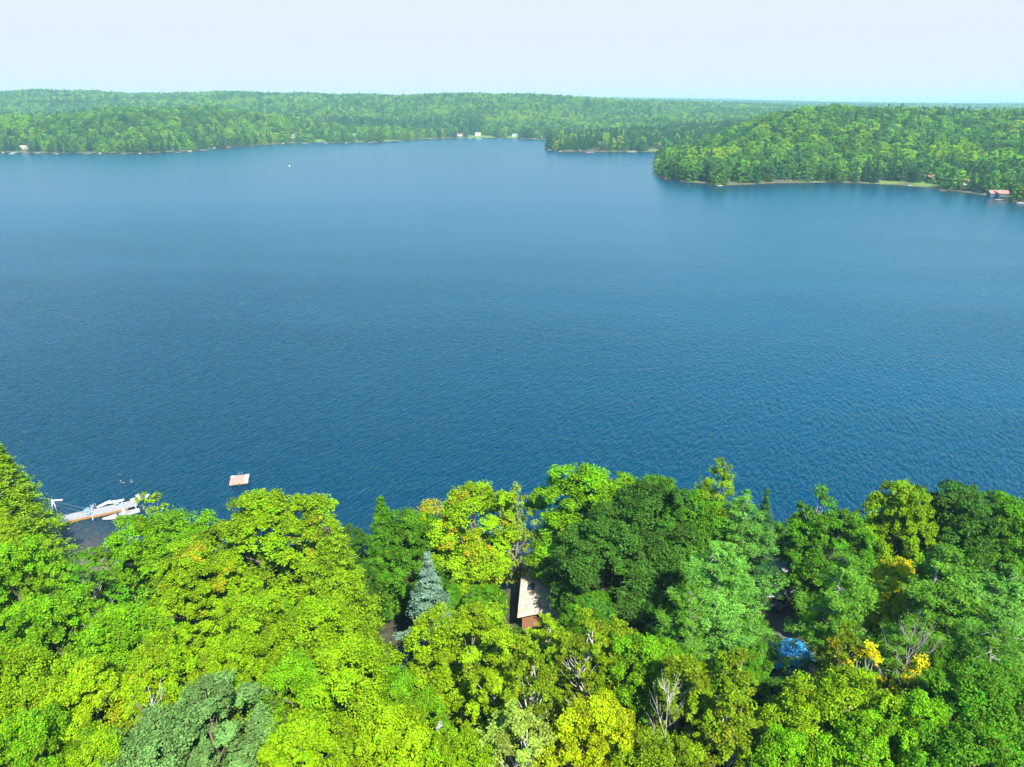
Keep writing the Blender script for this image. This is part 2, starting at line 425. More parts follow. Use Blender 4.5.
me = npmesh('water', np.stack([GX.ravel() * .98, GY.ravel() * 1.0, np.zeros(GX.size)], -1), Fq, M['water'], True, {'shallow': ('POINT', 'FLOAT', sh.ravel())})
# the sheet only spans the lake and a little under its banks
V = np.stack([GX.ravel(), GY.ravel(), np.zeros(GX.size)], -1)
keep = (S.ravel() < 60)[Fq].any(1)
Fk = Fq[keep]; used, inv = np.unique(Fk.ravel(), return_inverse=True)
bpy.data.meshes.remove(me)
me = npmesh('water', V[used], inv.reshape(-1, 4), M['water'], True, {'shallow': ('POINT', 'FLOAT', sh.ravel()[used])})
water = bpy.data.objects.new('water', me); COL.objects.link(water); tag(water, kind='structure')

# ------------------------------------------------------------------ haze
HAZE = 1.45e-4
hz = MB().box((0, 5800, 62), (18600, 12600, 136)).mesh('haze', M['white'])
m = bpy.data.materials.new('haze_air'); m.use_nodes = True; nt = m.node_tree; nt.nodes.clear()
o_ = nt.nodes.new('ShaderNodeOutputMaterial'); pv = nt.nodes.new('ShaderNodeVolumePrincipled')
pv.inputs['Color'].default_value = (.46, .81, .94, 1); pv.inputs['Density'].default_value = HAZE
nt.links.new(pv.outputs[0], o_.inputs['Volume'])
hz.materials.clear(); hz.materials.append(m)
haze = bpy.data.objects.new('haze', hz); COL.objects.link(haze); tag(haze, kind='stuff')

# ------------------------------------------------------------------ tree meshes
def unit(a): return a / np.maximum(np.linalg.norm(a, axis=-1, keepdims=True), 1e-9)
def leaf_cards(C, N, Ln, Wd, A, D=None, rng=None):
    """diamond leaves at C facing N; D the leaf's long direction (random if None); A (n,3) attribute"""
    n = len(C)
    if D is None: D = rng.normal(size=(n, 3))
    D = unit(D - N * (D * N).sum(1, keepdims=True)); B = np.cross(N, D)
    Ln = np.broadcast_to(np.asarray(Ln, float), (n,))[:, None]; Wd = np.broadcast_to(np.asarray(Wd, float), (n,))[:, None]
    V = np.stack([C - D * Ln / 2, C + B * Wd / 2 + D * Ln * .08, C + D * Ln / 2, C - B * Wd / 2 + D * Ln * .08], 1).reshape(-1, 3)
    F = np.arange(4 * n).reshape(-1, 4)
    return V, F, A
def crown_mesh(name, parts, mat):
    Vs, Fs, As, o = [], [], [], 0
    for V, F, A in parts:
        Vs.append(V); Fs.append(F + o); As.append(A); o += len(V)
    return npmesh(name, np.concatenate(Vs), np.concatenate(Fs), mat, False, {'leaf': ('FACE', 'FLOAT_VECTOR', np.concatenate(As))})

def broad_crown(seed, Rr=4.6, z0=3.2, z1=15.5, nb=92, rb=(.85, 1.5), subs=16, leaves=62, ls=.185, flat=.95, shape=1.95, fill=.25, lobes=.16, mid=.42):
    rng = np.random.default_rng(seed)
    boughs = []
    ph = rng.uniform(0, 6.28, 5)
    ga = 2.399963
    for i in range(nb):
        t = 1 - ((i + .5) / nb) ** .8
        t = np.clip(t + rng.normal(0, .03), .02, .985)
        prof = (1 - abs((t - mid) / (1 - mid)) ** shape) ** .5 if t > mid else (1 - ((mid - t) / mid) ** 2 * .8) ** .5
        az = i * ga + rng.normal(0, .25)
        lob = 1 + lobes * (math.sin(2 * az + ph[0] + 3 * t) + .7 * math.sin(3 * az + ph[1] - 5 * t)) + rng.normal(0, .05)
        inner = rng.uniform(.35, .65) if rng.random() < fill else rng.uniform(.82, .98)
        r_ = rng.uniform(*rb)
        rad = max(Rr * prof * lob - r_ * .55, .1) * inner
        z = z0 + (z1 - z0) * t - r_ * .35 + rng.normal(0, .25)
        boughs.append((rad * math.cos(az), rad * math.sin(az), z, r_))
    Bq = np.array(boughs); zc = z0 + (z1 - z0) * .4
    Cs, Ns, As = [], [], []
    for bx, by, bz, br in boughs:
        out = np.array([bx, by, (bz - zc) * .8]); out = out / max(np.linalg.norm(out), .3)
        clump_r = rng.random(); bough_v = rng.normal(.5, .2)
        d = unit(rng.normal(size=(subs, 3)) * .75 + out * .8 + np.array([0, 0, .2]))
        sc = np.array([bx, by, bz]) + d * br * rng.uniform(.55, 1.05, (subs, 1))
        for k in range(subs):
            sr = rng.uniform(.34, .66) * br * .55
            n = int(leaves * rng.uniform(.7, 1.3))
            q = rng.normal(size=(n, 3)); q = unit(q) * rng.random((n, 1)) ** .45
            # pad: a flattened cap that faces d
            dn = unit(d[k] * .7 + np.array([0, 0, .6]))
            q = q - dn * (q @ dn)[:, None] * (1 - flat)
            Cs.append(sc[k] + q * sr * 1.35)
            Ns.append(unit(dn * .75 + rng.normal(size=(n, 3)) * .55 + q * .35))
            sub_v = np.clip(rng.normal(bough_v, .16), 0, 1)
            As.append(np.stack([np.clip(rng.normal(sub_v, .2, n), 0, 1), np.abs(clump_r + rng.normal(0, .03) + rng.normal(0, .07, n)) + .002, np.clip(rng.normal(.5, .22, n) + (sub_v - .5) * .3, 0, 1)], 1))
    C = np.concatenate(Cs); N = np.concatenate(Ns); A = np.concatenate(As)
    n = len(C)
    return leaf_cards(C, N, rng.uniform(.75, 1.3, n) * ls, rng.uniform(.6, 1.0, n) * ls, A, rng=rng), Bq

def conifer_crown(seed, H_=17.0, Rr=3.4, z0=2.0, levels=44, per=6, twigs=11, needles=16, droop=.25, tip_up=.25, nl=.34, nw=.075, power=.85, irregular=.15, spread=.5, tuft=False, top_narrow=.25):
    rng = np.random.default_rng(seed)
    Cs, Ds, Ns, As = [], [], [], []
    br = []
    for i in range(levels):
        t = (i + .5) / levels
        z = z0 + (H_ - z0) * t
        Lb = Rr * (max(1 - t, 0) ** power) * (1.0 if t > .12 else .75 + t * 2) + top_narrow
        for k in range(per):
            if tuft and rng.random() < .22: continue
            az = rng.uniform(0, 6.283) if tuft else (k + rng.uniform(-.35, .35)) / per * 6.283 + i * 1.1
            L_ = Lb * rng.uniform(1 - irregular * 2, 1 + irregular)
            zz = z + rng.normal(0, .12)
            out = np.array([math.cos(az), math.sin(az), 0]); lat = np.array([-math.sin(az), math.cos(az), 0])
            br.append((zz, az, L_)); cr = rng.random(); bv = np.clip(rng.normal(.5, .15), 0, 1)
            nt_ = max(3, int(twigs * (L_ / Rr) ** .7))
            for j in range(nt_):
                s = rng.uniform(.25, 1.0) ** .7
                side = rng.uniform(-1, 1) * spread * L_ * (1.1 - s) if not tuft else rng.normal(0, .2 * L_)
                P = out * L_ * s + lat * side + np.array([0, 0, zz - droop * L_ * s * s + tip_up * L_ * s * s * s + rng.normal(0, .06)])
                n = int(needles * rng.uniform(.7, 1.3))
                q = rng.normal(size=(n, 3)) * (.24 if not tuft else .2) * (.35 + .65 * min(1, L_ / Rr * 1.6))
                if not tuft: q[:, 2] *= .45
                C = P + q
                D = out * .8 + lat * np.sign(side) * .5 + rng.normal(size=(n, 3)) * .45 + np.array([0, 0, (.55 if tuft else -.05)])
                Cs.append(C); Ds.append(D); Ns.append(unit(np.array([0, 0, 1.0]) * .7 + out * .35 + rng.normal(size=(n, 3)) * .5))
                tv = np.clip(rng.normal(bv, .15), 0, 1)
                As.append(np.stack([np.clip(rng.normal(tv, .2, n) + (s - .6) * .3, 0, 1), np.full(n, cr), np.clip(rng.normal(.5, .2, n), 0, 1)], 1))
    C = np.concatenate(Cs); D = np.concatenate(Ds); N = np.concatenate(Ns); A = np.concatenate(As)
    n = len(C)
    return leaf_cards(C, N, rng.uniform(.7, 1.3, n) * nl, rng.uniform(.7, 1.3, n) * nw, A, D), br

def trunk_mesh(name, mat, h, r0, seed, boughs=None, nlimb=14, limb=.09, brs=None):
    rr = random.Random(seed); mb = MB()
    pts = [(rr.uniform(-.12, .12) * i, rr.uniform(-.12, .12) * i, h * i / 6 - (.6 if i == 0 else 0)) for i in range(7)]
    rad = [r0 * (1 - .13 * i) for i in range(7)]; rad[0] *= 1.3; rad[6] = r0 * .12
    mb.tube(pts, rad, 8)
    def ax(z):
        f = max(0, min(5.999, z / h * 6)); i = int(f); u = f - i
        return Vector(pts[i]).lerp(Vector(pts[i + 1]), u)
    if boughs is not None:
        for b in list(boughs)[::max(1, len(boughs) // nlimb)]:
            e = Vector(b[:3]); zs = max(h * .22, e.z - 2.4 - .45 * math.hypot(e.x, e.y)); zs = min(zs, h * .9)
            s = ax(zs); mid = s.lerp(e, .5) + Vector((rr.uniform(-.3, .3), rr.uniform(-.3, .3), -.15))
            mb.tube([s, mid, e], [limb * 1.3, limb * .8, limb * .25], 5, False)
    if brs is not None:
        for z, az, L_ in brs[::2]:
            s = ax(z); mb.tube([s, s + Vector((math.cos(az) * L_ * .5, math.sin(az) * L_ * .5, -.05 * L_)), s + Vector((math.cos(az) * L_ * .92, math.sin(az) * L_ * .92, -.12 * L_))], [limb * .5, limb * .35, limb * .12], 4, False)
    return mb.mesh(name, mat, True)

SP = {}   # species -> list of (crown mesh, trunk mesh, design height, design radius)
def add_species(key, crown, trunk, h, r): SP.setdefault(key, []).append((crown, trunk, h, r))
for i, kw in enumerate((dict(), dict(Rr=4.8, nb=96, lobes=.24, shape=2.2), dict(Rr=4.3, nb=76, lobes=.12, mid=.36, rb=(1.0, 1.8)), dict(Rr=4.6, nb=100, rb=(.8, 1.4), subs=14, shape=1.75))):
    (V, F, A), B = broad_crown(11 + i, **kw)
    add_species('broad', crown_mesh('crown', [(V, F, A)], M['leaf']), trunk_mesh('trunk', M['bark'], 13, .27, i, B), 15.8, 4.7)
for i, kw in enumerate((dict(), dict(nb=74, Rr=3.2))):
    k2 = dict(Rr=3.4, nb=66, rb=(.65, 1.15), subs=8, leaves=44, ls=.2, flat=.8, shape=1.7, mid=.35, fill=.35); k2.update(kw)
    (V, F, A), B = broad_crown(31 + i, **k2)
    add_species('birch', crown_mesh('crown', [(V, F, A)], M['leaf']), trunk_mesh('trunk', M['birch_bark'], 14.5, .17, 40 + i, B, 34, .06), 15.8, 3.4)
for i in range(2):   # sparse, half bare crown
    (V, F, A), B = broad_crown(51 + i, Rr=3.0, nb=52, rb=(.5, .95), subs=6, leaves=26, ls=.2, flat=.8, shape=1.6, fill=.4)
    add_species('sparse', crown_mesh('crown', [(V, F, A)], M['leaf']), trunk_mesh('trunk', M['grey_bark'], 14.5, .16, 50 + i, B, 44, .055), 15.6, 3.1)
for i in range(2):
    (V, F, A), b = conifer_crown(61 + i, 18, 4.0, 1.5, 50, 6, 13, 17, .22, .1, .3, .1, .8, .18, .5)
    add_species('hemlock', crown_mesh('crown', [(V, F, A)], M['needle']), trunk_mesh('trunk', M['bark'], 17, .22, 60 + i, None, brs=b), 18.2, 4.1)
for i in range(3):
    (V, F, A), b = conifer_crown(71 + i, 18, 4.4, 3.5, 22, 7, 15, 34, .02, .22, .34, .07, .6, .38, .4, True)
    add_species('pine', crown_mesh('crown', [(V, F, A)], M['needle']), trunk_mesh('trunk', M['grey_bark'], 17.5, .24, 70 + i, None, brs=b, limb=.13), 18.2, 4.3)
(V, F, A), b = conifer_crown(81, 14, 3.2, .6, 19, 10, 15, 26, .42, .4, .24, .08, 1.0, .24, .26, top_narrow=.03)
add_species('spruce', crown_mesh('crown', [(V, F, A)], M['needle']), trunk_mesh('trunk', M['bark'], 13.6, .2, 80, None, brs=b), 14.2, 3.1)
# far species: the same builders with few, larger leaf sprays
FAR = []
for i in range(4):
    (V, F, A), B = broad_crown(101 + i, Rr=4.7, z0=.2, z1=14, nb=32, rb=(1.3, 2.1), subs=7, leaves=13, ls=.62, flat=.9, lobes=.2, fill=.1, shape=1.9, mid=.34)
    tm = trunk_mesh('trunk', M['bark'], 9, .25, i, None)
    FAR.append((crown_mesh('crown', [(V, F, A)], M['leaf_far']), tm, 14.2, 4.7))
for i in range(3):
    (V, F, A), b = conifer_crown(111 + i, 18, 3.5, .2, 19, 6, 7, 5, .2, .1, .9, .4, .8, .2, .5)
    tm = trunk_mesh('trunk', M['bark'], 15, .25, i, None)
    FAR.append((crown_mesh('crown', [(V, F, A)], M['leaf_far']), tm, 18.2, 3.6))

# ------------------------------------------------------------------ near trees, one by one
rnd = random.Random(5)
NEAR = []   # (x, y, radius) of the placed ones
TINT = {
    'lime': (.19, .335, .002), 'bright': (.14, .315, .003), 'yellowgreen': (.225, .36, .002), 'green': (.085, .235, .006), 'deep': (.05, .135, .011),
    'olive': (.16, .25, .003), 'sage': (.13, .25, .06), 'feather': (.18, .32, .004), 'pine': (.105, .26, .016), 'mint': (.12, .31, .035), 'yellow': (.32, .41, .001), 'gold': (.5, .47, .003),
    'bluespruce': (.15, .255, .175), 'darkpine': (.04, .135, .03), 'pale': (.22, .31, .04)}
def place_tree(name, species, px, py, wpx, h, tint, label, cat='tree', autumn=0.0, group=None, variant=None, hs_=1.0):
    d = ray(px, py)
    t = 10.0
    while t < 400:
        x, y, z = d.x * t, d.y * t, CAMZ + d.z * t
        if z <= gz(x, y) + h: break
        t += .25
    depth = t
    g = gz(x, y)
    if g < .15: print('WET', label, round(x, 1), round(y, 1), 'shore', round(float(np.interp(x, NX, NY)), 1))
    rad = wpx / 2 * depth / FPX
    var = SP[species][(variant if variant is not None else rnd.randrange(99)) % len(SP[species])]
    return put_tree(name, var, x, y, g, h, rad, tint, label, cat, autumn, group)
def put_tree(name, var, x, y, g, h, rad, tint, label, cat, autumn, group):
    cr, tr, dh, dr = var
    e = empty(name, (x, y, g - .05), rnd.uniform(0, 6.28), label, cat, group, scale=(rad / dr, rad / dr, h / dh))
    c = bpy.data.objects.new('crown', cr); COL.objects.link(c); c.parent = e
    tt = TINT[tint] if isinstance(tint, str) else tint
    k = rnd.uniform(.9, 1.1)
    c.color = (tt[0] * k, tt[1] * k, tt[2] * k, 1 - autumn * .5)
    w = bpy.data.objects.new('trunk', tr); COL.objects.link(w); w.parent = e
    NEAR.append((x, y, rad))
    return e

T = [
 # name, species, px, py(top), width px, height m, tint, autumn, label
 ('hemlock_tree', 'hemlock', -7, 441, 94, 19, 'feather', 0, 'tall feathery yellow-green conifer at the left edge, its tip beside the open water'),
 ('hemlock_tree', 'hemlock', -40, 462, 120, 18, 'feather', 0, 'feathery conifer cut by the left edge, left of the tall yellow-green one'),
 ('hemlock_tree', 'hemlock', 2, 506, 50, 14, 'yellowgreen', .03, 'yellow-green feathery conifer just left of the dock ramp'),
 ('maple_tree', 'broad', 6, 545, 100, 15, 'bright', .0, 'bright green round tree below the tall conifer at the left edge'),
 ('maple_tree', 'sparse', 82, 560, 90, 12, 'green', 0, 'dark green thin tree with bare grey branches below the dock'),
 ('pine_tree', 'sparse', 150, 490, 44, 16, 'yellowgreen', 0, 'thin light green treetop with a dead grey tip poking up right of the dock'),
 ('maple_tree', 'broad', 152, 515, 104, 14, 'bright', .0, 'large bright green lumpy maple right of the dock, above the dark shaded hollow'),
 ('maple_tree', 'broad', 192, 548, 100, 13, 'lime', .16, 'lime maple with one orange patch on its right side'),
 ('maple_tree', 'broad', 263, 496, 138, 16, 'lime', .02, 'large lime-green maple with a domed top against the water, left of the centre'),
 ('hemlock_tree', 'hemlock', 330, 514, 92, 17, 'feather', 0, 'olive feathery conifer between the domed lime maple and the blue spruce'),
 ('hemlock_tree', 'hemlock', 380, 496, 60, 16, 'green', 0, 'slender dark green conifer with a pointed tip against the water'),
 ('maple_tree', 'broad', 408, 512, 78, 14, 'green', .02, 'green maple behind and left of the yellow-tinged maple'),
 ('maple_tree', 'broad', 470, 490, 112, 15.5, 'lime', .14, 'yellow-tinged maple with orange leaf tips behind the blue spruce'),
 ('poplar_tree', 'sparse', 516, 487, 46, 15, 'pale', 0, 'pale thin-leaved tree standing above the tan-roofed cottage'),
 ('maple_tree', 'broad', 590, 470, 130, 17, 'bright', 0, 'big round maple with a bright green top by the water at the centre'),
 ('maple_tree', 'broad', 646, 488, 116, 16.5, 'deep', .0, 'massive dark green maple at the centre of the near shore'),
 ('maple_tree', 'broad', 662, 476, 62, 16.5, 'green', 0, 'small round green crown peeking over the massive dark maple'),
 ('maple_tree', 'broad', 700, 494, 84, 15, 'green', .02, 'mid-green maple right of the massive dark maple'),
 ('birch_tree', 'birch', 546, 616, 52, 10, 'yellowgreen', 0, 'small yellow-green tree hiding the near end of the tan-roofed cottage'),
 ('maple_tree', 'broad', 606, 524, 130, 14, 'deep', .0, 'dark green maple in front of the massive dark one'),
 ('pine_tree', 'pine', 722, 460, 64, 19, 'feather', 0, 'tall ragged pine standing highest on the near shoreline right of the centre'),
 ('pine_tree', 'pine', 748, 492, 76, 16, 'mint', 0, 'soft light green pine just right of the tall ragged pine'),
 ('spruce_tree', 'spruce', 768, 487, 50, 16, 'darkpine', 0, 'narrow dark spruce between the soft green pine and the shaded gap'),
 ('pine_tree', 'pine', 722, 540, 108, 16, 'mint', 0, 'wide soft green pine left of the blue tarp'),
 ('pine_tree', 'pine', 690, 585, 70, 13, 'pine', 0, 'smaller pine with pale needles below the dark maples'),
 ('pine_tree', 'sparse', 822, 490, 66, 16, 'green', 0, 'half-bare tree with grey limbs and tufts of green by the water on the right'),
 ('maple_tree', 'broad', 838, 512, 84, 13.5, 'green', 0, 'mid-green maple right of the half-bare tree'),
 ('maple_tree', 'broad', 906, 483, 78, 16.5, 'lime', 0, 'yellow-green maple with a knobbly top against the water on the right'),
 ('maple_tree', 'broad', 962, 488, 118, 16, 'deep', .0, 'large dark green maple right of the knobbly yellow-green one'),
 ('maple_tree', 'broad', 1018, 502, 84, 15, 'green', 0, 'green maple cut by the right edge at the waterline'),
 ('pine_tree', 'pine', 850, 554, 92, 16, 'pine', 0, 'broad feathery pine left of the gold maple'),
 ('maple_tree', 'broad', 902, 560, 56, 13, 'gold', 0, 'small maple turned bright gold among the pines'),
 ('pine_tree', 'pine', 952, 548, 120, 16.5, 'pine', 0, 'tall soft pine right of the gold maple'),
 ('pine_tree', 'pine', 1010, 566, 110, 15.5, 'mint', 0, 'light green pine leaning into the right edge'),
 ('maple_tree', 'broad', 968, 596, 34, 10, 'gold', .0, 'little gold treetop between the two soft pines'),
 ('spruce_tree', 'spruce', 427, 551, 76, 14.5, 'bluespruce', 0, 'silvery blue spruce with a pointed tip'),
 ('maple_tree', 'broad', 466, 610, 108, 14, 'yellowgreen', 0, 'bright yellow-green tree just right of the blue spruce'),
 ('birch_tree', 'birch', 586, 612, 84, 15, 'olive', .04, 'olive fine-leaved tree below the tan-roofed cottage'),
 ('birch_tree', 'birch', 530, 650, 92, 15, 'olive', .06, 'olive tree with brownish tips left of the other fine-leaved one'),
 ('birch_tree', 'birch', 620, 622, 80, 13, 'olive', .06, 'brownish olive tree in front of the dark maples'),
 ('maple_tree', 'broad', 646, 640, 100, 13, 'bright', 0, 'bright green compact maple among the olive birches'),
 ('birch_tree', 'birch', 684, 660, 112, 14, 'olive', 0, 'birch with white stems showing near the bottom of the frame'),
 ('birch_tree', 'birch', 736, 650, 84, 14, 'olive', .05, 'tall olive birch left of the blue tarp'),
 ('birch_tree', 'birch', 735, 700, 110, 13, 'olive', .02, 'wide olive birch at the bottom, right of the white-stemmed one'),
 ('maple_tree', 'broad', 594, 706, 124, 13, 'yellow', 0, 'vivid yellow-lime maple at the bottom centre'),
 ('birch_tree', 'birch', 520, 712, 110, 13, 'pale', 0, 'pale green tree at the bottom edge left of the vivid yellow maple'),
 ('birch_tree', 'birch', 490, 672, 84, 12, 'yellowgreen', 0, 'light fine-leaved tree below the bright yellow-green one'),
 ('maple_tree', 'broad', 318, 606, 116, 14, 'lime', 0, 'lime maple directly below the olive feathery conifer'),
 ('maple_tree', 'broad', 250, 602, 108, 13.5, 'lime', .0, 'lime maple below the orange-patched one'),
 ('maple_tree', 'broad', 348, 644, 130, 14, 'lime', 0, 'wide lime maple lower left of the blue spruce'),
 ('maple_tree', 'broad', 292, 660, 110, 13, 'bright', 0, 'grass-green maple among the lime ones in the lower left'),
 ('maple_tree', 'broad', 400, 676, 90, 12, 'bright', 0, 'small bright green maple below the dark gap by the spruce'),
 ('maple_tree', 'broad', 392, 716, 124, 13, 'yellowgreen', .03, 'yellow-green maple at the bottom left of the centre'),
 ('maple_tree', 'broad', 300, 726, 130, 13, 'lime', .02, 'lime maple at the bottom edge right of the sage-green tree'),
 ('maple_tree', 'broad', 452, 736, 90, 12, 'lime', .0, 'lime treetop at the bottom edge below the small brown shed'),
 ('oak_tree', 'broad', 200, 690, 130, 13.5, 'sage', 0, 'sage-green grey-tinted tree at the bottom left'),
 ('oak_tree', 'broad', 150, 722, 110, 12, 'sage', 0, 'second sage-green crown, at the bottom left of the taller sage one'),
 ('maple_tree', 'broad', 118, 610, 112, 14, 'bright', .02, 'bright green maple with a few orange sprays on the left'),
 ('maple_tree', 'broad', 48, 598, 116, 14, 'bright', .0, 'bright green broad maple near the left edge'),
 ('maple_tree', 'broad', 160, 640, 100, 13.5, 'lime', .04, 'lime maple with orange specks above the sage-green tree'),
 ('maple_tree', 'broad', 6, 650, 104, 14, 'lime', 0, 'lime maple cut by the left edge'),
 ('maple_tree', 'broad', 84, 668, 118, 13.5, 'yellowgreen',.04, 'yellow-green maple with orange tips in the lower left corner'),
 ('maple_tree', 'broad', 22, 716, 110, 13, 'bright', 0, 'green maple in the bottom left corner'),
 ('maple_tree', 'broad', 96, 738, 100, 12, 'lime', .04, 'lime treetop at the bottom edge left of the sage-green trees'),
 ('maple_tree', 'broad', 236, 640, 92, 13, 'lime', 0, 'lime round crown between the orange-patched maple and the sage-green tree'),
 ('birch_tree', 'birch', 145, 684, 60, 13, 'yellowgreen', 0, 'thin tree with forked white stems above the sage-green crowns'),
 ('maple_tree', 'broad', 850, 676, 120, 14, 'lime', 0, 'lime-green ash-like tree in the lower right'),
 ('maple_tree', 'broad', 806, 694, 92, 13, 'yellowgreen', 0, 'yellow-green tree below the blue tarp'),
 ('maple_tree', 'broad', 985, 672, 126, 14, 'green', 0, 'dark green glossy maple in the lower right corner'),
 ('maple_tree', 'broad', 924, 700, 100, 13, 'bright', 0, 'bright green tree between the lime one and the glossy dark one'),
 ('maple_tree', 'broad', 790, 736, 96, 12, 'bright', 0, 'green treetop at the bottom edge right of the wide birch'),
 ('maple_tree', 'broad', 872, 726, 120, 13, 'bright', .0, 'broad bright green tree at the bottom edge on the right'),
 ('maple_tree', 'broad', 976, 734, 120, 13, 'green', 0, 'dark treetop in the bottom right corner'),
 ('sumac_tree', 'sparse', 872, 648, 76, 12, 'gold', .3, 'thin gold tree with orange sprays, left of the dead grey tree'),
 ('sumac_tree', 'sparse', 920, 660, 76, 12, 'gold', .3, 'thin gold tree with orange sprays, just below the dead grey tree'),
 ('birch_tree', 'birch', 846, 626, 50, 11, 'olive', .1, 'small brownish tree right of the blue tarp'),
 ('maple_tree', 'broad', 672, 742, 100, 12, 'olive', 0, 'olive treetop at the bottom edge between birch and vivid yellow maple'),
 ('pine_tree', 'pine', 1000, 622, 90, 14, 'pine', 0, 'pine above the glossy dark maple at the right edge'),
 ('pine_tree', 'pine', 908, 618, 70, 13, 'pine', 0, 'pine behind the dead grey tree'),
 ('maple_tree', 'broad', 940, 640, 60, 11, 'green', 0, 'small green crown right of the dead grey tree'),
]
for nme, sp, px, py, w, h, ti, au, lab in T:
    place_tree(nme, sp, px, py, w, h, ti, lab, 'tree', au)

# dead tree: bare grey limbs
def dead_tree(px, py, h, label, seed, mat='grey_bark', w=1.0):
    d = ray(px, py); t = 10
    while CAMZ + d.z * t > gz(d.x * t, d.y * t) + h: t += .25
    x, y = d.x * t, d.y * t
    e = empty('dead_tree', (x, y, gz(x, y)), 0, label, 'tree')
    rr = random.Random(seed); tr = MB(); tr.tube([(0, 0, -.4), (.1, 0, h * .4), (.2, .1, h * .7), (.1, .1, h)], [.07, .055, .035, .01], 7)
    br = MB()
    for k in range(16):
        z = h * rr.uniform(.3, .93); az = rr.uniform(0, 6.28); l = (h - z) * .55 * w + .8
        s = Vector((.12, .05, z)); e1 = s + Vector((math.cos(az) * l * .6, math.sin(az) * l * .6, l * .7)); e2 = e1 + Vector((math.cos(az) * l * .3, math.sin(az) * l * .3, l * .8))
        br.tube([s, e1, e2], [.022, .014, .005], 5, False)
        for q in range(4):
            a2 = az + rr.uniform(-1.2, 1.2); b0 = s.lerp(e1, rr.uniform(.4, 1)); br.tube([b0, b0 + Vector((math.cos(a2) * l * .3, math.sin(a2) * l * .3, l * .5))], [.018, .005], 4, False)
    tr.build('trunk', M[mat], e, True); br.build('branch', M[mat], e, True)
    NEAR.append((x, y, 1.2))
dead_tree(912, 634, 12, 'dead grey tree with bare upright branches among the gold leaves', 3)
dead_tree(668, 682, 13.6, 'bare white stems rising through the birch crown at the bottom', 5, 'birch_bark', .5)
dead_tree(146, 688, 13.4, 'bare pale stems beside the sage-green trees', 8, 'birch_bark', .45)

# ------------------------------------------------------------------ understorey between the big crowns
def project(x, y, z):
    dx, dy, dz = x, y, z - CAMZ
    f_ = dy * cP - dz * sP; u = dy * sP + dz * cP
    return 512 + dx / f_ * FPX, 383.5 - u / f_ * FPX
GAPS = [(98, 578, 122, 612), (176, 640, 206, 656), (372, 640, 392, 660), (508, 545, 556, 615), (765, 578, 804, 606), (778, 612, 812, 655), (58, 500, 100, 552), (434, 690, 452, 720), (388, 590, 402, 655)]
npts = np.array([(a, b) for a, b, c in NEAR]); nr = np.array([c for a, b, c in NEAR])
fill = []
rf = random.Random(9)
for iy in range(-2, 24):
    for ix in range(-26, 27):
        x = ix * 4.4 + rf.uniform(-1.5, 1.5) + (iy % 2) * 2.2; y = 8 + iy * 4.0 + rf.uniform(-1.3, 1.3)
        s = float(np.interp(x, NX, NY)) - y
        if s < 1.8 or y < 12: continue
        if x < -8 and rf.random() < .45: continue
        h = rf.uniform(6, 9) if s > 10 else rf.uniform(4.5, 6.5)
        g = gz(x, y); 
        px, py = project(x, y, g + h * .6)
        if not (-90 < px < 1114) or py > 860: continue
        pb = project(x, y, g + h); pw = 2.8 / (math.sqrt(x * x + y * y + 50 * 50)) * FPX * .8
        if any(a - pw < px < c + pw and b < py + pw and pb[1] < d for a, b, c, d in GAPS): continue
        dd = np.hypot(npts[:, 0] - x, npts[:, 1] - y)
        if (dd < nr * .45 + .9).any(): continue
        if fill and min((x - a) ** 2 + (y - b) ** 2 for a, b in fill) < 3.6 ** 2: continue
        fill.append((x, y))
        sp = 'broad' if rf.random() < .72 else ('pine' if px > 680 else 'hemlock')
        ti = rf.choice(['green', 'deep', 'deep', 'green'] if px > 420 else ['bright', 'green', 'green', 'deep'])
        nm_ = {'broad': 'understorey_tree', 'pine': 'young_pine_tree', 'hemlock': 'young_hemlock_tree'}[sp]
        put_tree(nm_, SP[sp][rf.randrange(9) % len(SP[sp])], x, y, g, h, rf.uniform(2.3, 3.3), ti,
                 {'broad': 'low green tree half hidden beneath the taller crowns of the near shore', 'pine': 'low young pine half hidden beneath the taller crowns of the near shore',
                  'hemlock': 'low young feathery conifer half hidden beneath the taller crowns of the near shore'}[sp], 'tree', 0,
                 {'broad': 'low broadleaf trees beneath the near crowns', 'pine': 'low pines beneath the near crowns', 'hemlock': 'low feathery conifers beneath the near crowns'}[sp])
print('FILL', len(fill), 'NEAR', len(NEAR))

# ------------------------------------------------------------------ far forest
rng = np.random.default_rng(77)
bands = [(430, 1300, 9.0, 1.05), (1300, 2050, 9.5, 1.06), (2050, 3300, 12.5, 1.3), (3300, 7600, 26, 2.2)]
clear = [(p.x, p.y, r * .62) for p, r in lawns]
P = []
for y0, y1, sp_, sc_ in bands:
    ys = np.arange(y0, y1, sp_)
    for yy in ys:
        hw = yy * .80 + 60
        xs = np.arange(-hw, hw, sp_)
        q = np.stack([xs + rng.uniform(-.42, .42, len(xs)) * sp_, np.full(len(xs), yy) + rng.uniform(-.42, .42, len(xs)) * sp_, np.full(len(xs), sc_)], 1)
        P.append(q)
P = np.concatenate(P)
hF, sF = far_h(P[:, 0], P[:, 1])
k = sF > .8
for cx_, cy_, cr_ in clear: k &= (np.hypot(P[:, 0] - cx_, P[:, 1] - cy_) > cr_)
HOUSES = []   # filled below, before the forest is thinned
FP, FHt, FS = P[k], hF[k], sF[k]
def far_spot(px, py, z=None, Y=None):
    """the place on the far ground seen at this pixel"""
    d = ray(px, py); t = 400.0
    best = None
    while t < 3400:
        x, y = d.x * t, d.y * t
        if y > 300 and CAMZ + d.z * t <= gz(x, y): return Vector((x, y, gz(x, y)))
        t += 3
    v = atz(px, py); v.z = gz(v.x, v.y); return v

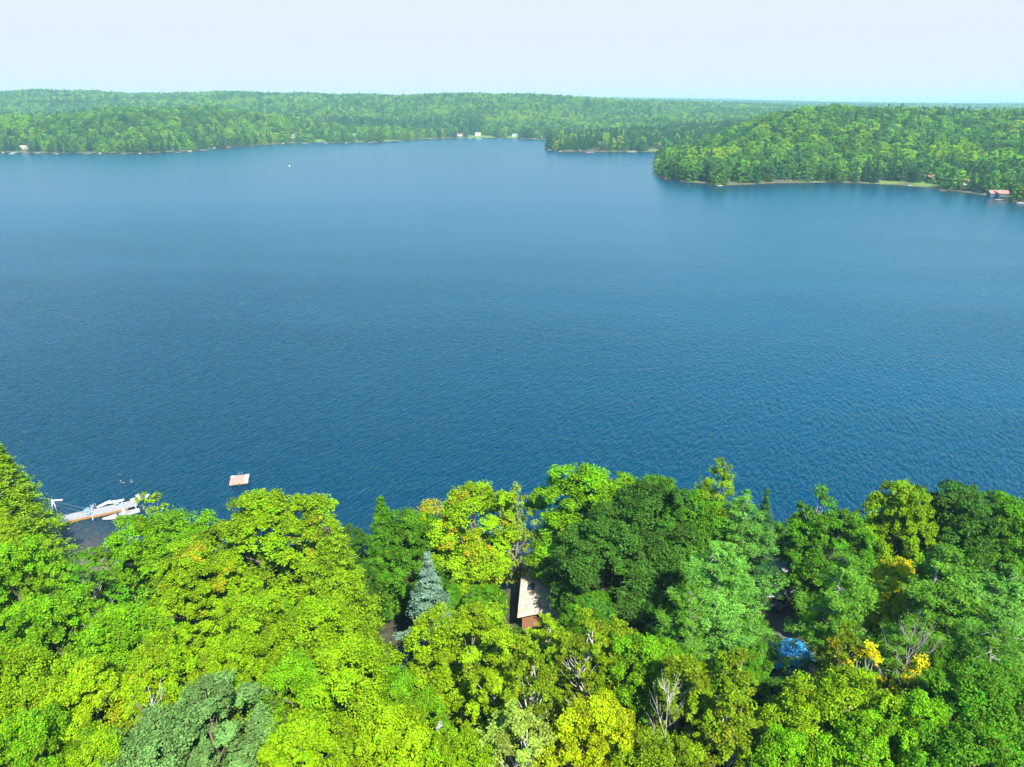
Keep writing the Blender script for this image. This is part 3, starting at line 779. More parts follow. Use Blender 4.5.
def house(name, px, py, w, dpt, hw, wall, roof, label, rz=0.0, cat='house', loc=None, pitch=.45, nwin=2):
    g = loc or far_spot(px, py)
    if g.y > 900: w *= .8; hw *= .85; dpt *= .85
    e = empty(name, (g.x, g.y, max(g.z, .15) - .1), rz, label, cat)
    hr = w * 0 + dpt * .5 * pitch
    MB().box((0, 0, hw / 2), (w, dpt, hw)).build('wall', M[wall], e)
    gb = MB(); 
    for sx in (-1, 1):
        gb.poly([(sx * (w / 2 - .002), -dpt / 2, hw), (sx * (w / 2 - .002), dpt / 2, hw), (sx * (w / 2 - .002), 0, hw + hr)])
    gb.build('gable', M[wall], e)
    rf_ = MB(); ov = .45; a = math.atan(pitch); sl = (dpt / 2 + ov) / math.cos(a)
    for sy in (-1, 1):
        cyy = sy * (dpt / 2 + ov) / 2
        rf_.box((0, cyy, hw + hr - (dpt / 2 + ov) / 2 * pitch + .09), (w + 2 * ov, sl, .14), 0, -sy * a)
    ro = rf_.build('roof', M[roof], e)
    MB().box((w * .28, dpt * .14, hw + hr + .3), (.6, .6, 1.5)).build('chimney', M['stone'], ro)
    for i in range(nwin):
        xw = (i - (nwin - 1) / 2) * w / (nwin + .6) - .4
        fr = MB().box((xw, -dpt / 2 - .02, hw * .55), (1.3, .1, 1.2)).build('window', M['white'], e)
        MB().box((xw, -dpt / 2 - .08, hw * .55), (1.1, .04, 1.0)).build('pane', M['glass'], fr)
    do = MB().box((w / 2 - 1.1, -dpt / 2 - .03, 1.05), (.95, .1, 2.1)).build('door', M['brown_wall'], e)
    MB().box((w / 2 - .78, -dpt / 2 - .1, 1.05), (.08, .06, .08)).build('handle', M['aluminium'], do)
    HOUSES.append((g.x, g.y, max(w, dpt) * .6 + 3.5))
    return e
house('cottage', 25, 149.2, 13, 8, 3.4, 'cream_wall', 'tan_roof', 'cream cottage with a tan roof at the left end of the far shore', .1)
house('cottage', 293, 138.0, 11, 8, 4.5, 'white_wall', 'grey_roof', 'white two-storey cottage among trees on the far left shore')
house('cottage', 318.5, 122.5, 14, 10, 6, 'white_wall', 'red_roof', 'large white house with a reddish roof on the wooded slope above the far left shore', .2)
house('cottage', 352, 136.5, 13, 8, 3.6, 'white_wall', 'grey_roof', 'white low cottage between trees under the far conifer grove')
house('cottage', 386, 135.4, 11, 7, 3.4, 'cream_wall', 'tan_roof', 'cream cottage half hidden in trees left of the far bay')
house('cottage', 460.5, 136.0, 15, 8, 3.4, 'white_wall', 'red_roof', 'white cottage with a red roof on the lawn of the far bay')
house('cottage', 478, 136.0, 13, 9, 5, 'white_wall', 'tan_roof', 'taller white cottage right of the red-roofed one on the far bay')
house('cottage', 515, 136.4, 13, 8, 3.6, 'white_wall', 'grey_roof', 'white cottage on the far beach left of the wooded middle point', -.1)
house('cottage', 543, 138.0, 8, 6, 3, 'white_wall', 'grey_roof', 'small white cottage just behind the tip of the middle point')
house('cottage', 601, 145, 10, 7, 3.2, 'brown_wall', 'grey_roof', 'brown cottage under the pines of the middle point')
house('cottage', 658, 146.5, 9, 6, 3.2, 'brown_wall', 'red_roof', 'brown cottage with a red roof where the middle point meets the right hill')
house('cabin', 928, 180.0, 8, 6, 2.8, 'brown_wall', 'red_roof', 'brown cabin with a red roof in the trees above the right-hand lawn')
house('cabin', 965, 184.6, 6, 5, 2.6, 'cream_wall', 'red_roof', 'small cream cabin with a red roof behind the beach on the right')
house('cabin', 977, 187.0, 4, 3, 2.4, 'white_wall', 'grey_roof', 'tiny white shed beside the small cream cabin', nwin=1)
house('boathouse', 0, 0, 12, 6, 2.6, 'blue_wall', 'red_roof', 'dark blue boathouse with a faded red roof standing in the water at the far right', -.12, 'boathouse', loc=Vector((atz(997, 197.2).x, atz(997, 197.2).y, .4)), pitch=.55)

k = np.ones(len(FP), bool)
for hx, hy, hr_ in HOUSES:
    # a cleared plot and the open view from the plot towards the lake
    n_ = math.hypot(hx, hy); ux, uy = hx / n_, hy / n_
    al = (FP[:, 0] - hx) * ux + (FP[:, 1] - hy) * uy; la = abs((FP[:, 0] - hx) * uy - (FP[:, 1] - hy) * ux)
    k &= ~((np.hypot(FP[:, 0] - hx, FP[:, 1] - hy) < hr_) | ((al < 0) & (al > -46) & (la < hr_ * .5)))
FP, FHt, FS = FP[k], FHt[k], FS[k]
# drop what lies deep behind other ridges (12 m of slack for other viewpoints)
dist = np.hypot(FP[:, 0], FP[:, 1]); az = np.arctan2(FP[:, 0], FP[:, 1])
top = (FHt + 15 * FP[:, 2] + 12 - CAMZ) / dist
lowr = (FHt + 8 - CAMZ) / dist
order = np.argsort(dist); nb_ = 400; run = np.full(nb_, -9.0); vis = np.zeros(len(FP), bool)
bi = np.clip(((az + .75) / 1.5 * nb_).astype(int), 0, nb_ - 1)
for i in order:
    b = bi[i]
    if top[i] > run[b]: vis[i] = True
    if lowr[i] > run[b]: run[b] = lowr[i]
FP, FHt, FS, dist, az = FP[vis], FHt[vis], FS[vis], dist[vis], az[vis]
N = len(FP); print('FOREST', N)
nzv = np.array([noise.noise(Vector((x * .006, y * .006, 3))) + .5 * noise.noise(Vector((x * .02, y * .02, 9))) for x, y in FP[:, :2]])
nzc = np.array([noise.noise(Vector((x * .008, y * .008, 33))) for x, y in FP[:, :2]])
u = rng.random(N)
right_hill = sdist(FP[:, 0], FP[:, 1], right_poly) > -5
midp = sdist(FP[:, 0], FP[:, 1], mid_poly) > -5
pcon = np.clip(.06 + nzc * .45 + np.clip(1 - FS / 30, 0, 1) * .35, .04, .85)
grove = (np.abs(FP[:, 1] - 1640) < 90) & (FP[:, 0] > -420) & (FP[:, 0] < -60)
pcon = np.where(grove, .8, pcon); pcon = np.where(midp, .75, pcon)
con = u < pcon
greens = np.array([(.075, .2, .03), (.1, .25, .025), (.14, .31, .02), (.18, .35, .015), (.05, .16, .035)])
tint = greens[rng.integers(0, 5, N)] * rng.uniform(.5, 1.4, (N, 1))
yl = (rng.random(N) < np.clip(.1 + nzv * 1.1, 0, .85)) & ~con
yl_t = np.array([(.22, .4, .01), (.3, .42, .01), (.17, .38, .012)])[rng.integers(0, 3, N)]
tint[yl] = yl_t[yl]
tint[con] = np.array([(.025, .1, .03), (.035, .13, .035), (.055, .16, .035)])[rng.integers(0, 3, con.sum())]
typ = np.where(con, rng.integers(4, 7, N), rng.integers(0, 4, N))
s_h = FP[:, 2] * np.where(con, rng.uniform(.7, 1.05, N), rng.uniform(.7, 1.1, N)); s_w = FP[:, 2] * np.where(con, rng.uniform(.85, 1.25, N), rng.uniform(.95, 1.65, N))
rot = rng.uniform(0, 6.28, N)
# the largest of them, along the right-hand point: trees of their own
infr = np.abs(az) < R(37)
cand = np.where(infr & right_hill & (FS < 24))[0]; cand = cand[np.argsort(dist[cand])][:120]
isind = np.zeros(N, bool); isind[cand] = True
for i in cand:
    cr, tr, dh, dr = FAR[typ[i]]
    c_ = bool(con[i])
    e = empty('shore_pine_tree' if c_ else 'shore_tree', (FP[i, 0], FP[i, 1], FHt[i] - .3), rot[i],
              'dark conifer in the row along the waterline of the right-hand wooded point' if c_ else 'leafy green tree in the row along the waterline of the right-hand wooded point',
              'tree', 'conifers along the waterline of the wooded point' if c_ else 'leafy trees along the waterline of the wooded point', scale=(s_w[i], s_w[i], s_h[i]))
    c = bpy.data.objects.new('crown', cr); COL.objects.link(c); c.parent = e
    c['leaf_tint'] = [float(q) for q in tint[i]] + [1.0]
    w = bpy.data.objects.new('trunk', tr); COL.objects.link(w); w.parent = e

protos = bpy.data.collections.new('tree_kinds')    # not linked: only the scattered copies show
for j, (cr, tr, dh, dr) in enumerate(FAR):
    protos.objects.link(bpy.data.objects.new('kind_%d' % j, cr))
def scatter_group():
    g = bpy.data.node_groups.new('scatter', 'GeometryNodeTree')
    g.interface.new_socket('Geometry', in_out='INPUT', socket_type='NodeSocketGeometry')
    g.interface.new_socket('Geometry', in_out='OUTPUT', socket_type='NodeSocketGeometry')
    gi = g.nodes.new('NodeGroupInput'); go = g.nodes.new('NodeGroupOutput')
    ci = g.nodes.new('GeometryNodeCollectionInfo'); ci.inputs['Collection'].default_value = protos
    ci.inputs['Separate Children'].default_value = True; ci.inputs['Reset Children'].default_value = True
    ip = g.nodes.new('GeometryNodeInstanceOnPoints'); ip.inputs['Pick Instance'].default_value = True
    def na(name, typ_):
        n = g.nodes.new('GeometryNodeInputNamedAttribute'); n.data_type = typ_; n.inputs[0].default_value = name; return n.outputs[0]
    g.links.new(gi.outputs[0], ip.inputs['Points']); g.links.new(ci.outputs[0], ip.inputs['Instance'])
    g.links.new(na('tree_kind', 'INT'), ip.inputs['Instance Index'])
    g.links.new(na('turn', 'FLOAT_VECTOR'), ip.inputs['Rotation']); g.links.new(na('size', 'FLOAT_VECTOR'), ip.inputs['Scale'])
    g.links.new(ip.outputs[0], go.inputs[0])
    return g
SG = scatter_group()
def forest(sel, label):
    n = int(sel.sum())
    me = bpy.data.meshes.new('forest'); me.vertices.add(n)
    me.vertices.foreach_set('co', np.stack([FP[sel, 0], FP[sel, 1], FHt[sel] - .3], 1).astype(np.float32).ravel())
    def at_(nm, ty, key, arr): a = me.attributes.new(nm, ty, 'POINT'); a.data.foreach_set(key, arr)
    at_('tree_kind', 'INT', 'value', typ[sel].astype(np.int32))
    at_('turn', 'FLOAT_VECTOR', 'vector', np.stack([np.zeros(n), np.zeros(n), rot[sel]], 1).astype(np.float32).ravel())
    at_('size', 'FLOAT_VECTOR', 'vector', np.stack([s_w[sel], s_w[sel], s_h[sel]], 1).astype(np.float32).ravel())
    at_('leaf_tint', 'FLOAT_COLOR', 'color', np.hstack([tint[sel], np.ones((n, 1))]).astype(np.float32).ravel())
    o = bpy.data.objects.new('forest', me); COL.objects.link(o)
    md = o.modifiers.new('scatter', 'NODES'); md.node_group = SG
    tag(o, label, 'forest', None, 'stuff')
rest = ~isind
near_far = FP[:, 1] < 2050
forest(rest & right_hill, 'green wooded hill with yellow-green patches filling the right-hand point')
forest(rest & midp & ~right_hill, 'dark pine wood on the narrow middle point')
left_ = (FP[:, 0] < 100) & ~midp & ~right_hill
forest(rest & left_ & (FP[:, 1] < 1500), 'wooded rise along the far left shore')
forest(rest & left_ & (FP[:, 1] >= 1500) & (FP[:, 1] < 2050), 'mixed wood on the slopes behind the far bay')
forest(rest & left_ & (FP[:, 1] >= 2050) & (FP[:, 1] < 3300), 'hazy green forest covering the long ridge at the back left')
forest(rest & ~left_ & ~midp & ~right_hill & (FP[:, 1] < 3300), 'low wooded hills between the long ridge and the right-hand point')
forest(rest & ~midp & ~right_hill & (FP[:, 1] >= 3300), 'faint blue-green forest on the most distant hills')

# ------------------------------------------------------------------ docks, boats and rocks of the far shores
def small_dock(px, py, w, l, label, mat='planks', rz=0.0):
    w *= .8
    v = atz(px, py, .5)
    e = empty('dock', (v.x, v.y, 0), rz, label, 'dock')
    MB().box((0, 0, .5), (w, l, .16)).build('deck', M[mat], e)
    for sx in (-1, 1):
        for sy in (-1, 1): MB().tube([(sx * (w / 2 - .2), sy * (l / 2 - .2), -1.5), (sx * (w / 2 - .2), sy * (l / 2 - .2), .9)], .1, 6).build('post', M['bark'], e)
def hull_rings(L_, W_, Ht, n=9, tr=.8):
    rings = []
    for i in range(n):
        u = i / (n - 1); x = (u - .5) * L_
        ww = W_ / 2 * (tr + (1 - tr) * min(1, u * 3)) * (1 - max(0, (u - .55) / .45) ** 2.2 * .985)
        sh_ = Ht * (1 + .25 * max(0, u - .5) * 2); kz = max(0, (u - .7) / .3) ** 2 * Ht * .8
        rings.append([(x, -ww, sh_), (x, -ww * .92, Ht * .45 + kz * .5), (x, -ww * .5, .06 + kz), (x, 0, kz), (x, ww * .5, .06 + kz), (x, ww * .92, Ht * .45 + kz * .5), (x, ww, sh_)])
    return rings
def boat(loc, rz, L_, W_, Ht, hullm, label, name='motorboat', cat='boat', cabin=True, canoe=False):
    e = empty(name, loc, rz, label, cat)
    h = MB()
    if canoe:
        rings = []
        for i in range(11):
            u = i / 10; x = (u - .5) * L_; s = max(1 - abs(2 * u - 1) ** 2.4, .02); ww = W_ / 2 * s; up = abs(2 * u - 1) ** 3 * Ht * .5
            rings.append([(x, -ww, Ht + up), (x, -ww * .9, Ht * .4 + up * .6), (x, 0, .0 + up * .7), (x, ww * .9, Ht * .4 + up * .6), (x, ww, Ht + up), (x, ww * .8, Ht - .04 + up), (x, ww * .5, Ht * .25 + up * .8), (x, -ww * .5, Ht * .25 + up * .8), (x, -ww * .8, Ht - .04 + up)])
        h.loft(rings).build('hull', M[hullm], e, True)
        for sx in (-.28, .28): MB().box((L_ * sx, 0, Ht * .8), (.25, W_ * .72, .03)).build('seat', M['orange_wood'], e)
        return e
    rings = hull_rings(L_, W_, Ht)
    h.loft([r for r in rings]).build('hull', M[hullm], e, False)
    dk = MB(); 
    dk.loft([[(r[0][0], r[0][1], r[0][2]), (r[0][0], 0, r[0][2] + .08), (r[6][0], r[6][1], r[6][2]), (r[0][0], 0, r[0][2] - .05)] for r in rings[5:]]).build('foredeck', M[hullm], e)
    MB().box((-.1 * L_, 0, Ht + .02), (.38 * L_, W_ * .66, .06)).build('cockpit', M['grey_roof'], e)
    for sy in (-1, 1): MB().box((-.08 * L_, sy * W_ * .18, Ht + .22), (.5, .5, .4)).build('seat', M['white'], e)
    MB().box((.1 * L_, 0, Ht + .3), (.05, W_ * .7, .42), 0, 0, -.5).build('windshield', M['glass'], e)
    ob = MB().box((-.53 * L_, 0, Ht + .1), (.36, .38, .55), taper=.8).build('outboard', M['dark'], e, bevel=.05)
    return e
for px, py, w, l, lb in ((14, 152.6, 9, 3, 'pale low dock left of the cream cottage on the far shore'), (38, 153.0, 7, 4, 'small dock right of the cream cottage on the far shore'), (57, 153.8, 8, 3, 'pale dock on the far left shore, second right of the cream cottage'),
                         (88, 153.6, 12, 4, 'longest pale dock under the wooded rise of the far left shore'), (124, 153.8, 10, 3, 'pale dock halfway along the far left shore'), (178, 152.3, 8, 4, 'dock where the far left shore starts to bend away'),
                         (204, 150, 12, 4, 'wide dock on the bend of the far left shore'), (305, 143.2, 12, 3, 'dock below the white two-storey cottage'), (326, 143.2, 7, 6, 'short brown dock left of the far lawn patch'),
                         (370, 142.6, 10, 3, 'dock under the far conifer grove'), (401, 141.0, 10, 3, 'dock at the left end of the far bay'), (470, 138.6, 12, 3, 'dock in front of the red-roofed cottage'),
                         (500, 138.8, 12, 3, 'dock left of the far beach'), (590, 152.2, 13, 3, 'pale dock on the middle point beside the red boat'), (632, 151.9, 14, 4, 'whitish dock near the right end of the middle point'),
                         (720, 185.6, 5, 2.5, 'tiny pale dock at the lowest tip of the right-hand point'), (1000, 199.6, 9, 2, 'narrow dock just right of the boathouse')):
    small_dock(px, py, w, l, lb, 'white' if rnd.random() < .45 else 'planks')
boat((atz(587, 152.6).x, atz(587, 152.6).y, -.1), .1, 6, 2.2, 1, 'red_paint', 'red boat moored at the middle point')
boat((atz(228, 148).x, atz(228, 148).y, -.1), .2, 6, 2.2, .9, 'red_paint', 'red boat tied up by the bend of the far left shore')
boat((atz(12, 154).x, atz(12, 154).y, -.1), .1, 7, 2.4, 1, 'gelcoat', 'white boat beside the dock at the far left')
boat((atz(480, 139.4).x, atz(480, 139.4).y, -.1), 0, 7, 2.4, 1, 'gelcoat', 'white boat in the far bay below the cottages')
boat((atz(666, 178.8).x, atz(666, 178.8).y, 0), .6, 4.2, .9, .4, 'red_paint', 'small red canoe under the tip of the right-hand point', 'canoe', 'canoe', canoe=True)
boat((atz(943, 190.6).x, atz(943, 190.6).y, 0), -.2, 4.6, .9, .4, 'orange_wood', 'orange canoe on the water in front of the right-hand beach', 'canoe', 'canoe', canoe=True)
boat((atz(1021, 203.4, .3).x, atz(1021, 203.4, .3).y, -.1), -.3, 5, 2, .9, 'gelcoat', 'white boat at the right edge past the boathouse')
def rock(px, py, r, label, seed, loc=None):
    rr = np.random.default_rng(seed); v = loc or atz(px, py)
    bm_v = []; rings = []
    for i in range(6):
        ph = (i / 5) * math.pi / 2; rings.append([((r * math.cos(ph) * (1 + rr.normal(0, .13)) + .02) * math.cos(a), (r * .75 * math.cos(ph) * (1 + rr.normal(0, .13)) + .02) * math.sin(a), r * .45 * math.sin(ph) - .1) for a in np.linspace(0, 6.283, 10)[:-1]])
    o = MB().loft(rings).build('rock', M['stone'], None, False); o.location = (v.x, v.y, 0); o.rotation_euler.z = rr.uniform(0, 6)
    tag(o, label, 'rock')
for q, (px, py, r, lb) in enumerate(((100, 153.4, 2.4, 'pale shoreline rock right of the longest dock on the far left shore'), (140, 153.6, 2.6, 'pale rock right of the halfway dock on the far left shore'), (190, 151.4, 3.0, 'light boulder at the bend of the far left shore'),
                                     (214, 148.6, 2.6, 'light boulder past the bend of the far left shore'), (3, 152.8, 2.4, 'pale rock at the left end of the far shore'), (283, 143.6, 3, 'rock below the white two-storey cottage'),
                                     (346, 143, 2.2, 'rock below the white low cottage'), (560, 151.8, 2.2, 'rock near the tip of the middle point'), (975, 192.6, 1.8, 'grey rock on the right-hand beach'), (910, 185.6, 1.6, 'pale rock on the grassy edge of the right-hand lawn'))):
    rock(px, py, r, lb, q)
def buoy(px, py, r, label):
    v = atz(px, py, .3); e = empty('buoy', (v.x, v.y, 0), 0, label, 'buoy')
    MB().loft([[(r * math.sin(p_) * math.cos(a), r * math.sin(p_) * math.sin(a), r * .7 - r * math.cos(p_)) for a in np.linspace(0, 6.283, 11)[:-1]] for p_ in np.linspace(.08, 3.06, 8)]).build('float', M['white'], e, True)
    MB().tube([(0, 0, r * 1.6), (0, 0, r * 2.2)], r * .18, 6).build('ring', M['dark'], e)
buoy(289.5, 166.3, .8, 'small white buoy alone on the far open water')
buoy(540, 488.5, .28, 'tiny white buoy floating just off the bright-topped maple')

# ------------------------------------------------------------------ the swimming raft
v = atz(239.5, 480, .35)
raft = empty('swimming_raft', (v.x, v.y, .1), R(14), 'square wooden swimming raft with white corners floating off the near shore', 'raft')
wR, lR = 3.0, 3.0
dk = MB()
for i in range(14): dk.box((-wR / 2 + (i + .5) * wR / 14, 0, .42), (wR / 14 - .025, lR, .05))
dk.build('deck', M['raft_wood'], raft)
MB().box((0, -lR / 2 + .04, .28), (wR, .1, .24)).box((0, lR / 2 - .04, .28), (wR, .1, .24)).box((-wR / 2 + .05, 0, .28), (.1, lR - .3, .24)).box((wR / 2 - .05, 0, .28), (.1, lR - .3, .24)).build('frame', M['raft_wood'], raft)
for sx in (-1, 1): MB().tube([(sx * 1.0, -1.35, .05), (sx * 1.0, 1.35, .05)], .22, 10).build('pontoon', M['dark'], raft, True)
for sx, sy in ((-1, 1), (1, 1), (1, -1)): MB().box((sx * (wR / 2 - .28), sy * (lR / 2 - .28), .465), (.56, .5, .03)).build('corner_plate', M['white'], raft)
MB().box((1.15, .1, .465), (.5, 1.5, .03)).build('panel', M['white'], raft)
ld = MB()
for sx in (-.22, .22): ld.tube([(sx + .1, 1.2, .45), (sx + .1, 1.45, 1.15), (sx + .1, 1.7, .9), (sx + .1, 1.72, -.8)], .035, 6)
ld.build('ladder', M['aluminium'], raft, True)
md = MB(); md.tube([(.1, -1.5, .25), (.12, -1.8, .1), (.12, -1.95, -.3)], .12, 7).build('fender', M['dark'], raft, True)
tb = empty('towel', (v.x + .12, v.y - .6, .45), R(6), 'white towel lying on the swimming raft', 'towel')
n_ = 10; tv = [((i / n_ - .5) * .62, (j / n_ - .5) * 1.1, .02 + .02 * math.sin(i * 1.7 + j) + .012 * math.cos(j * 2.1)) for j in range(n_ + 1) for i in range(n_ + 1)]
me = npmesh('towel', np.array(tv), np.array([[j * (n_ + 1) + i, j * (n_ + 1) + i + 1, (j + 1) * (n_ + 1) + i + 1, (j + 1) * (n_ + 1) + i] for j in range(n_) for i in range(n_)]), M['white'], True)
bpy.data.objects.remove(tb); o = bpy.data.objects.new('towel', me); COL.objects.link(o); o.location = (v.x + .05, v.y - .65, .455); o.rotation_euler.z = R(6); md_ = o.modifiers.new('thick', 'SOLIDIFY'); md_.thickness = .02
tag(o, 'white towel lying near the front edge of the swimming raft', 'towel')

# ------------------------------------------------------------------ the near dock
a = atz(57, 521, .6); b = atz(137, 502.5, .6)
ang = math.atan2(b.y - a.y, b.x - a.x); Ld = (b - a).length
dock = empty('dock', (a.x, a.y, 0), ang, 'long grey plank dock with orange skirting boards at the near left shore', 'dock')
wd = 2.2; dk = MB(); n_ = int(Ld / .16)
for i in range(n_): dk.box(((i + .5) * Ld / n_, (.0 if i * Ld / n_ > 4.6 else .25), .6), (Ld / n_ - .02, wd, .05))
dk.build('deck', M['planks'], dock)
MB().box((2.3, -wd / 2 + .22, .42), (4.7, .06, .34)).box((7.2, -wd / 2 - .03, .42), (5.0, .06, .34)).build('skirting', M['orange_wood'], dock)
for x in (.3, 4.7, 9, Ld - .3):
    for sy in (-1, 1): MB().tube([(x, sy * (wd / 2 + .1), -2), (x, sy * (wd / 2 + .1), .95)], .09, 7).build('post', M['planks'], dock, True)
ra = MB(); 
ra.tube([(-.4, -1.3, .7), (-.9, -.2, 1.0), (-1.2, 1.2, 1.3)], .11, 6).build('handrail', M['white'], dock, True)
def ldr(loc, rz, label):
    e = empty('swim_ladder', loc, rz, label, 'ladder'); 
    for sx in (-.28, .28): MB().tube([(sx, -.3, 0), (sx, .1, .9), (sx, .9, .55), (sx, 1.1, -.8)], .05, 6).build('rail', M['aluminium'], e, True)
    for i in range(4): MB().box((0, .95 + i * .04, .35 - i * .3), (.56, .12, .04)).build('rung', M['white'], e)
def D(x, y, z=.63):
    c, s = math.cos(ang), math.sin(ang); return (a.x + c * x - s * y, a.y + s * x + c * y, z)
ldr(D(5.1, .9), ang + R(18), 'curved white swim ladder on the lake side of the near dock')
def chair(loc, rz, label):
    e = empty('deck_chair', loc, rz, label, 'chair', 'pale blue chairs on the near dock', scale=(.85, .85, .85))
    MB().box((0, 0, .36), (.6, .6, .05), rx=R(-8)).build('seat', M['pale_blue'], e)
    bk = MB()
    for i in range(5): bk.box(((i - 2) * .13, .34, .72 + (.05 if i in (1, 2, 3) else 0)), (.11, .03, .75), rx=R(-20))
    bk.build('backrest', M['pale_blue'], e)
    for sx in (-1, 1):
        MB().box((sx * .36, .02, .55), (.13, .7, .03)).build('armrest', M['pale_blue'], e)
        MB().box((sx * .34, -.26, .27), (.05, .08, .54)).build('leg', M['pale_blue'], e)
        MB().box((sx * .34, .3, .27), (.05, .08, .54)).build('leg', M['pale_blue'], e)
chair(D(4.1, .6), ang + R(200), 'pale blue slatted deck chair left of the swim ladder')
chair(D(4.3, -.5), ang + R(150), 'pale blue slatted deck chair nearest the orange boards')
chair(D(8.2, .7), ang + R(190), 'pale blue slatted deck chair beside the white boat')
for k_, (x, y, rz) in enumerate(((6.4, 2.2, .55), (8.0, 2.25, -.12))):
    p_ = D(x, y, 0); boat((p_[0], p_[1], .25), ang + rz, 2.8 if k_ else 2.5, .62, .35, 'gelcoat', ('white pointed paddle boat hauled at an angle by the near dock', 'white rounded paddle boat lying beside the near dock')[k_], 'paddle_boat', 'boat', canoe=True)
p_ = D(11.6, 1.9, 0); boat((p_[0], p_[1], -.1), ang + .15, 3.0, 1.2, .5, 'gelcoat', 'white motorboat at the outer end of the near dock')
p_ = D(8.6, -2.2, 0); boat((p_[0], p_[1], -.1), ang + math.pi + .06, 5.2, 1.25, .42, 'gelcoat', 'white flat motorboat tied up on the shore side of the near dock')
# boat-lift frame: slanted post with a white arm and stay lines
lf = empty('boat_lift', (atz(52, 515).x, atz(52, 515).y, 0), 0, 'tall post with a white arm and thin stay lines left of the near dock', 'boat lift')
MB().tube([(0, 0, -1.5), (.25, .4, 2.6)], .08, 6).build('post', M['aluminium'], lf, True)
MB().tube([(.9, .3, -1.5), (.35, .5, 2.5)], .07, 6).build('post', M['aluminium'], lf, True)
MB().box((1.0, .6, 2.3), (1.5, .28, .12), R(8)).build('arm', M['white'], lf, bevel=.03)
MB().tube([(.3, .4, 2.3), (6.3, 0, .9)], .02, 4).tube([(.4, .5, 1.5), (6.0, -.6, .7)], .02, 4).build('stay_line', M['aluminium'], lf)
# lily leaves near the raft
rr = random.Random(4)
lp = MB()
for (px, py, n) in ((121, 476, 2), (122, 482, 3), (130, 481, 2)):
    for i in range(n):
        q = atz(px + rr.uniform(-2, 2), py + rr.uniform(-1.5, 1.5)); r_ = rr.uniform(.12, .22)
        lp.poly([(q.x + r_ * math.cos(t_), q.y + r_ * math.sin(t_), .045) for t_ in np.linspace(.4, 6.0, 9)])
o = lp.build('water_lilies', M['lily']); o.modifiers.new('thick', 'SOLIDIFY').thickness = .02
tag(o, 'patch of yellowish floating lily leaves off the near dock', 'water lilies', None, 'stuff')

# ------------------------------------------------------------------ near cottage, its deck and red chairs
q = atz(534, 586, 6.0); gq = gz(q.x, q.y)
cot = empty('cottage', (q.x + .6, q.y, gq - .1), R(-4), 'tan-roofed cottage showing between the crowns near the centre of the shore', 'house')
W_, L_, hw = 3.4, 11.5, 3.0
MB().box((0, 0, hw / 2), (W_, L_, hw)).build('wall', M['brown_wall'], cot)
rf_ = MB(); pt = .3; an = math.atan(pt); sl = (W_ / 2 + .5) / math.cos(an)
for sx in (-1, 1): rf_.box((sx * (W_ / 2 + .5) / 2, 0, hw + .5 * (W_ / 2 + .5) * pt + .1), (sl, L_ + 1, .12), ry=sx * an)
rf_.box((0, 0, hw + (W_ / 2 + .5) * pt + .16), (.3, L_ + 1.02, .1))
ro = rf_.build('roof', M['tan_roof'], cot)
MB().box((-.9, -1.2, hw + .62), (.8, 1.1, .12), ry=-an).build('skylight', M['glass'], ro)
MB().tube([(.6, .4, hw + .3), (.6, .4, hw + 1.0)], .07, 8).build('vent_pipe', M['aluminium'], ro)
MB().box((-1.0, 1.4, hw + .55), (.5, .5, .35)).build('roof_vent', M['grey_roof'], ro)
MB().box((-1.2, 3.4, hw + .9), (.7, .7, 1.3)).build('chimney', M['stone'], ro)
for yy in (-3, 1.5):
    f_ = MB().box((-W_ / 2 - .02, yy, 1.7), (.1, 1.5, 1.2)).build('window', M['white'], cot); MB().box((-W_ / 2 - .08, yy, 1.7), (.04, 1.3, 1.0)).build('pane', M['glass'], f_)
d_ = MB().box((0, -L_ / 2 - .02, 1.05), (1, .1, 2.1)).build('door', M['orange_wood'], cot); MB().box((.35, -L_ / 2 - .09, 1.05), (.08, .06, .08)).build('handle', M['aluminium'], d_)
MB().box((-1.2, -L_ / 2 - .6, .1), (.1, .1, .1)).build('boot_scraper', M['dark'], cot)
q2 = atz(523, 553, 2.2); g2 = max(gz(q2.x, q2.y), .3)
dk2 = empty('waterside_deck', (q2.x, q2.y, g2), R(3), 'pale deck with a white rail between the cottage and the lake', 'deck')
MB().box((0, 0, .75), (5.4, 3.6, .14)).build('deck', M['white'], dk2)
for sx in (-1, 1):
    for sy in (-1, 1): MB().box((sx * 2.5, sy * 1.6, .2), (.16, .16, 1.3)).build('post', M['planks'], dk2)
for yy in (1.72,):
    MB().box((0, yy, 1.65), (5.3, .08, .1)).box((0, yy, 1.25), (5.3, .05, .06)).box((-2.6, yy, 1.25), (.09, .09, .86)).box((2.6, yy, 1.25), (.09, .09, .86)).box((0, yy, 1.25), (.09, .09, .86)).build('railing', M['white'], dk2)
q3 = atz(526, 568, 3.0)
for j, (px, py) in enumerate(((522, 567), (527, 571))):
    v = atz(px, py, 2.4); e = empty('garden_chair', (v.x, v.y, gz(v.x, v.y)), R(200 + 30 * j), ('red garden chair beside the tan-roofed cottage, the one nearer the lake', 'red garden chair beside the tan-roofed cottage, the one farther from the lake')[j], 'chair')
    MB().box((0, 0, .42), (.62, .62, .06)).build('seat', M['red_paint'], e); MB().box((0, .32, .8), (.62, .06, .8), rx=R(-18)).build('backrest', M['red_paint'], e)
    for sx in (-1, 1):
        for sy in (-1, 1): MB().box((sx * .27, sy * .26, .2), (.06, .06, .4)).build('leg', M['red_paint'], e)

